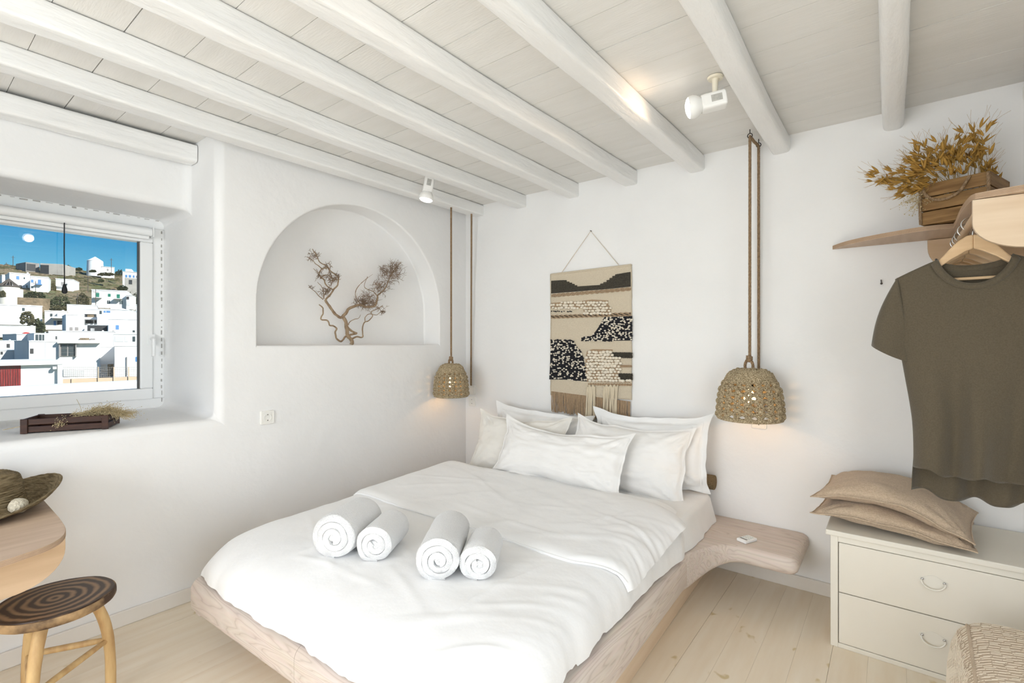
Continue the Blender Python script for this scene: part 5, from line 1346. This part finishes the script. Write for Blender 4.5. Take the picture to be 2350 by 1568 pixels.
H('long white guest house with green shutters and two balconies', 890, 1225, 455, 610, 105, -8, 'whitewash', 9, [(932, 965, 476, 518, 'green_paint', 'shutter'), (1050, 1076, 485, 513, 'green_paint', 'shutter'), (1135, 1166, 490, 530, 'green_paint', 'shutter'), (1042, 1054, 550, 582), (1058, 1070, 550, 582), (1163, 1174, 552, 586), (1178, 1190, 552, 586), (935, 965, 545, 580, 'whitewash_grey_shade')],
  [('balcony', 908, 992, 520, 527, 1.2, 0, 'whitewash_grey_shade'), ('balcony', 1112, 1190, 532, 539, 1.2, 0, 'whitewash_grey_shade')])
H('small white annex with dark openings beside the green-shuttered house', 1225, 1286, 502, 605, 106, -8, 'whitewash', 5, [(1230, 1255, 512, 540, 'dark_opening'), (1230, 1260, 562, 598, 'whitewash_grey_shade')])
# mid rows
H('long white house with grey strip windows at the left of the town', -60, 412, 600, 790, 58, 8, 'whitewash', 6, [(0, 66, 606, 646, 'whitewash_grey_shade'), (74, 192, 606, 642, 'whitewash_grey_shade'), (215, 240, 622, 652), (300, 330, 622, 665, 'whitewash_grey_shade'), (0, 30, 690, 696, 'whitewash_grey_shade'), (105, 135, 692, 698, 'whitewash_grey_shade')])
H('cream house with an awning and blue door above the town', 432, 652, 655, 795, 56, -3, 'whitewash_cream', 5, [(487, 511, 678, 706), (522, 546, 748, 792, 'blue_paint', 'door'), (556, 636, 748, 785, 'dark_opening')], [('awning', 512, 640, 708, 726, 1.0, 0, 'whitewash_grey_shade'), ('white_bay', 560, 650, 672, 706, .5, 0, 'whitewash')])
H('broad white upper terrace block with a blank parapet', 650, 945, 596, 690, 60, -2, 'whitewash', 5, [(655, 800, 642, 690, 'whitewash_grey_shade')])  # grey panel is no window: it paints the shadow under the stair
H('white house with a grey loggia and two small windows', 640, 822, 692, 845, 50, 4, 'whitewash', 5, [(655, 768, 712, 748, 'whitewash_grey_shade'), (676, 706, 810, 842, 'grey_wood'), (728, 762, 810, 842, 'grey_wood')])
H('white house with two dark open balconies in the middle of the town', 812, 945, 640, 790, 54, -4, 'whitewash', 4, [(820, 938, 682, 714, 'dark_opening'), (832, 905, 742, 772, 'dark_opening'), (918, 940, 742, 772, 'dark_opening')], [('balcony', 815, 942, 716, 738, 1.0, 0, 'whitewash'), ('brown_curtain', 850, 915, 688, 712, .15, 0, 'stone_wall')])
H('wide white house with small blue windows right of the balconies', 942, 1245, 640, 775, 52, -10, 'whitewash', 6, [(968, 990, 650, 682), (1008, 1028, 650, 668, 'blue_paint'), (1034, 1072, 650, 668, 'blue_paint'), (1160, 1235, 755, 768, 'whitewash_grey_shade')], [('upper_room', 1055, 1170, 618, 642, -1, -3, 'whitewash')])
H('white tall house cut off by the right window edge', 1320, 1420, 596, 745, 62, -8, 'whitewash', 6, [(1328, 1345, 650, 690, 'whitewash_grey_shade')])
H('house coloured grey for shade, behind the right window edge', 1238, 1330, 652, 745, 66, 10, 'whitewash_grey_shade', 5, [(1245, 1275, 662, 690, 'dark_opening')])  # the shade on this house is in its wall colour
H('low dark-fronted shop under a flat white roof', 845, 1052, 790, 858, 48, 0, 'whitewash', 4, [(850, 1045, 794, 850, 'dark_opening'), (880, 920, 820, 848, 'whitewash_grey_shade', 'counter')], [('pillar', 820, 846, 790, 858, .1, 0, 'whitewash')])
H('white house with a bright blue door at the right', 1052, 1362, 735, 868, 46, -6, 'whitewash', 5, [(1125, 1156, 790, 832, 'blue_paint', 'door'), (1090, 1110, 842, 858, 'grey_wood'), (1172, 1240, 820, 836, 'whitewash_grey_shade'), (1290, 1312, 840, 860)])
H('low white flat roof at the left with a bare parapet', -40, 346, 798, 870, 44, 4, 'whitewash', 6, [(255, 280, 810, 835, 'whitewash_grey_shade')])
H('long plain white roof terrace across the middle of the view', 470, 1112, 852, 965, 40, -3, 'whitewash', 6, [(540, 556, 897, 928), (560, 590, 905, 930, 'whitewash_cream')], [('roof_vents', 780, 868, 915, 940, .3, -.3, 'stone_wall'), ('roof_vents', 880, 925, 920, 940, .3, -.3, 'grey_wood')])
H('white house with a glazed veranda left of the roof terrace', 330, 492, 870, 948, 36, 6, 'whitewash', 4, [(345, 372, 882, 940), (378, 405, 882, 940), (410, 430, 882, 940), (445, 488, 885, 925, 'whitewash_grey_shade')])
H('white house with pale shutters at the right of the roof terrace', 1102, 1372, 880, 975, 36, -5, 'whitewash', 5, [(1115, 1202, 896, 950, 'whitewash_grey_shade', 'shutter'), (1212, 1246, 893, 950, 'whitewash_grey_shade', 'shutter'), (1288, 1315, 900, 950)])
H('chapel coloured grey for shade, with a small red dome on its roof', 160, 332, 882, 1055, 38, 12, 'whitewash_grey_shade', 4, [(190, 225, 1048, 1075)], name='chapel', cat='chapel')  # chapel and the next three houses carry their shade as grey wall colour
H('house coloured grey for shade, with one square window at the left edge', -60, 152, 942, 1040, 34, 10, 'whitewash_grey_shade', 4, [(64, 96, 972, 1010, 'dark_opening')])
H('lower house coloured grey for shade, with two dark windows', -60, 282, 1038, 1160, 31, 8, 'whitewash_grey_shade', 4, [(5, 28, 1048, 1076, 'dark_opening'), (198, 222, 1048, 1076, 'dark_opening'), (242, 275, 1100, 1135, 'grey_wood')])
H('block coloured grey-white for shade, beside the big white house', 280, 440, 948, 1145, 29, 10, 'whitewash_grey_shade', 4, [(292, 326, 1018, 1068, 'dark_opening')])
# big near house with the shuttered window
o, F = H('big plain white house with one grey casement window', 436, 972, 955, 1400, 22, -2, 'whitewash', 6, [], [('roof_slab', 560, 975, 948, 966, .25, 0, 'whitewash_cream'), ('shadowed_opening', 615, 740, 1218, 1288, .04, -.1, 'whitewash_grey_shade'), ('ledge', 740, 822, 1228, 1288, .03, -.1, 'whitewash_grey_shade')])  # flat grey panels hold the shade of the low opening in their colour
wf = part('window', F.box(586, 736, 972, 1092, .05, -.05), 'grey_wood', o, smooth=False)
for a in (598, 668):
    for r_ in range(3):
        part('pane', F.box(a, a + 56, 980 + r_ * 37, 1012 + r_ * 37, .07, .04), 'glass_dark', wf, smooth=False)
for a, b_ in ((574, 587), (734, 745)): part('shutter', F.box(a, b_, 970, 1098, .16, 0), 'grey_wood', o, smooth=False)
H('white rounded house with a glazed cream doorway at the right', 972, 1112, 1005, 1310, 25, 6, 'whitewash', 2, [(985, 1032, 1170, 1242, 'whitewash_cream'), (1045, 1104, 1168, 1285, 'stone_wall', 'door')])
o, F = H('white house with one blue window beside the right window edge', 1112, 1380, 995, 1320, 22.5, 0, 'whitewash', 5, [(1316, 1350, 1098, 1145, 'blue_paint')])
part('drain_pipe', F.box(1228, 1237, 1098, 1280, .06, 0), 'grey_wood', o, smooth=False)
o, F = H('low white building with a weathered red wooden shutter', -140, 602, 1148, 1420, 13, 2, 'whitewash', 3, [(-20, 202, 1182, 1388, 'red_wood', 'red_shutter')], [('roof_slab', -140, 606, 1140, 1178, .14, 0, 'whitewash'), ('corner_pillar', 556, 602, 1150, 1400, .12, 0, 'whitewash'), ('wall_lamp', 508, 546, 1192, 1216, .16, 0, 'whitewash_grey_shade')], parapet=False)
for i in range(9): part('board_joint', F.box(-18 + i * 24, -16 + i * 24, 1184, 1386, .0175, 0), 'dark_opening', o, smooth=False)
# windmills
def cyl_thing(name, label, cx0, cx1, y0, y1, t, mat):
    c = at((cx0 + cx1) / 2, y1, t); top = at((cx0 + cx1) / 2, y0, t).z; r = (at(cx1, y1, t) - at(cx0, y1, t)).length / 2; zb = min(c.z, ground(c.x, c.y)) - .2
    o = thing(name, label, 'windmill', (c.x, c.y, zb))
    part('tower', MB().lathe([(r * 1.04, zb), (r, lerp(zb, top, .5)), (r * .97, top), (.01, top)], 28, (c.x, c.y, 0)), mat, o)
    return o, c, r, top
o, c, r, top = cyl_thing('windmill', 'white round windmill with a conical roof on the hill crest', 862, 988, 168, 262, 185, 'whitewash')
apex = at(922, 124, 185).z
part('conical_roof', MB().lathe([(r * 1.0, top), (r * .5, lerp(top, apex, .52)), (.05, apex)], 28, (c.x, c.y, 0)), 'whitewash', o)
H('low white annex beside the windmill on the crest', 984, 1112, 225, 272, 180, 0, 'whitewash', 3, [(1040, 1056, 240, 262, 'grey_wood')])
o, c, r, top = cyl_thing('windmill', 'squat ruined white windmill with a bare roof skeleton', 8, 166, 418, 590, 85, 'whitewash_cream')
apex = at(45, 340, 85).z
for k in range(14):
    a = 2 * math.pi * k / 14; part('rafter', MB().tube([(c.x + r * .98 * math.cos(a), c.y + r * .98 * math.sin(a), top), (c.x, c.y, apex)], .10, 5), 'pole_wood', o)
part('eave_ring', MB().tube([(c.x + r * .98 * math.cos(a * .2244), c.y + r * .98 * math.sin(a * .2244), top + .05) for a in range(28)], .12, 5, loop=True), 'pole_wood', o)
dm = at(270, 884, 38); rr2 = (at(305, 884, 38) - at(235, 884, 38)).length / 2
rd = thing('red_dome', 'small red dome on the grey chapel roof', 'dome', (dm.x, dm.y, dm.z - .1))
part('cupola', MB().lathe([(rr2, 0)] + [(rr2 * math.cos(a * .157), rr2 * .85 * math.sin(a * .157)) for a in range(1, 10)] + [(.01, rr2 * .86)], 24, (dm.x - .6, dm.y, dm.z - .02)), 'red_dome', rd)
H('brown dry-stone retaining wall on the slope', 168, 486, 525, 650, 78, 0, 'stone_wall', 1.5, name='stone_wall', cat='wall', parapet=False)
H('small white pergola beside the ruined windmill', 162, 226, 442, 452, 93, 0, 'whitewash', 3, (), [('post', 216, 226, 450, 505, -.2, -.6, 'whitewash')], name='pergola', cat='pergola', parapet=False)
# white parapet of the terrace just outside
o, F = H('bright white terrace parapet just outside the window', -300, 1480, 1372, 1500, 6.5, 8, 'whitewash', .3, name='terrace_parapet', cat='parapet', parapet=False)
o.name = 'terrace_parapet'
# wire fence on the next terrace
Ff = Face(980, 1270, 12.2, 0); fb = Ff.pt(0, Ff.st(980, 1360)[1], 0)
fo = thing('wire_fence', 'low wire fence with pale wooden posts on the terrace', 'fence', (fb.x, fb.y, fb.z))
part('base_rail', Ff.box(612, 1380, 1302, 1350, .05, -.05), 'pale_wood', fo, smooth=False)
for a in (700, 955, 1107, 1250): part('post', Ff.box(a - 5, a + 5, 1196 if a > 800 else 1310, 1352, .08, -.02), 'pale_wood', fo, smooth=False)
mb = MB()
for k in range(6): 
    y_ = 1200 + k * 18; a, z = Ff.st(612, y_); b_, z2 = Ff.st(1380, y_); mb.tube([Ff.pt(a, z, 0), Ff.pt(b_, z2, 0)], .0035, 4)
for k in range(40):
    x_ = 616 + k * 19.5; a, z = Ff.st(x_, 1200); b_, z2 = Ff.st(x_, 1300); mb.tube([Ff.pt(a, z, 0), Ff.pt(b_, z2, 0)], .002, 4)
part('wire_mesh', mb, 'wire', fo, kind='stuff')

# shrubs and trees on the slope
rv = random.Random(77)
def shrub(label, x0, x1, y0, y1, t, mat, name='shrub', cat='shrub', n=None, trunk_=False):
    a = at(x0, (y0 + y1) / 2, t); b_ = at(x1, (y0 + y1) / 2, t); c = at((x0 + x1) / 2, y1, t); w = (b_ - a).length; h = at(x0, y0, t).z - at(x0, y1, t).z
    o = thing(name, label, cat, (c.x, c.y, c.z - .2)); mb = MB(); n = n or int(420 + 600 * min(1, w / 12)); dirx = (b_ - a).normalized()
    for i in range(n):
        s = rv.uniform(-1, 1); q = rv.random() ** .8 * 1.3 - .3; zmax = h * (1 - .55 * abs(s) ** 2.2) * (.85 + .3 * fbm(s * 2.5, t, 3))
        p = c + dirx * (s * w / 2) + Vector((rv.uniform(-1, 1) * w * .14, 0, q * zmax - .1)); mb.ico(p, max(.09, w * .022) * rv.uniform(.5, 1.5), 1, (1, 1, .8))
    part('crown', mb, mat, o, smooth=False)
    part('trunk', MB().tube([c + Vector((0, 0, -.3)), c + Vector((0, 0, h * .5))], max(.06, w * .012), 6), 'pole_wood', o)
shrub('dark shrubs below the blue-balcony house', 228, 442, 445, 528, 100, 'shrub_dark')
shrub('large dark bush in the middle of the slope', 480, 682, 470, 625, 92, 'shrub_dark')
shrub('brownish bush left of the green-shuttered house', 742, 866, 460, 575, 98, 'shrub_olive')
shrub('dark bush at the right edge of the slope', 1232, 1372, 450, 592, 120, 'shrub_dark')
shrub('green tree among the white houses at the left', 268, 432, 700, 842, 50, 'shrub_dark', 'tree', 'tree')
shrub('thin bare tree in front of the long white house', 196, 330, 632, 742, 49, 'shrub_olive', 'tree', 'tree', 200)
shrub('grey-green bush on the crest left of the concrete building', 132, 252, 190, 262, 178, 'shrub_dark')
shrub('dark bush on the crest right of the concrete building', 612, 702, 200, 250, 180, 'shrub_dark')
shrub('small dark bush beside the crest wall', 722, 800, 225, 250, 180, 'shrub_dark')
shrub('small dark bush below the round windmill', 868, 935, 245, 268, 172, 'shrub_dark')
shrub('dark bush right of the crest annex', 1122, 1212, 245, 292, 168, 'shrub_dark')
shrub('low olive scrub patch below the windmill', 950, 1110, 272, 300, 160, 'shrub_olive')
shrub('low scrub bush in the dry slope', 955, 1010, 335, 362, 140, 'shrub_dark')
shrub('scrub patch below the right hill house', 1140, 1240, 395, 440, 128, 'shrub_dark')
shrub('grey scrub beside the small balcony house', 498, 545, 365, 455, 130, 'shrub_olive')
shrub('green grassy bank under the dark bush', 488, 660, 588, 652, 74, 'shrub_olive')
shrub('dark plant leaning on the right edge of the long house', 0, 52, 442, 500, 80, 'shrub_olive')
def pole(label, cx, y0, y1, t):
    b_ = at(cx, y1, t); tp_ = at(cx, y0, t); o = thing('utility_pole', label, 'pole', (b_.x, b_.y, b_.z - .5), 0, 'utility poles on the hill')
    part('post', MB().tube([(b_.x, b_.y, b_.z - .5), (b_.x, b_.y, tp_.z)], .0005 * t, 6), 'pole_wood', o)
    part('crossarm', MB().box((b_.x - .04, b_.y - .5, tp_.z - .62), (b_.x + .04, b_.y + .5, tp_.z - .52)), 'pole_wood', o, smooth=False)
pole('tall utility pole left of the concrete building', 127, 115, 250, 172)
pole('short utility pole at the far left of the crest', 62, 180, 245, 185)
pole('utility pole right of the round windmill', 1082, 140, 288, 175)
pole('utility pole on the slope above the guest house', 855, 312, 455, 120)
pole('utility pole in front of the guest house corner', 930, 440, 575, 100)
pole('utility pole in front of the blue-balcony house', 345, 360, 455, 115)
pole('utility pole among the bushes in mid slope', 752, 480, 600, 90)
# bird-like aerial on the parapet
an = at(390, 1505, 6.45); ao = thing('rooftop_plant', 'small dark spiky plant on the white parapet', 'plant', (an.x, an.y, an.z))
mb = MB(); q = at(390, 1495, 6.45)
for i in range(14): 
    e = q + Vector((0, rv.uniform(-.045, .045), rv.uniform(-.02, .035))); mb.tube([q, q.lerp(e, .5) + Vector((0, 0, .008)), e], .0025, 4)
part('leaves', mb, 'shrub_dark', ao, kind='stuff')
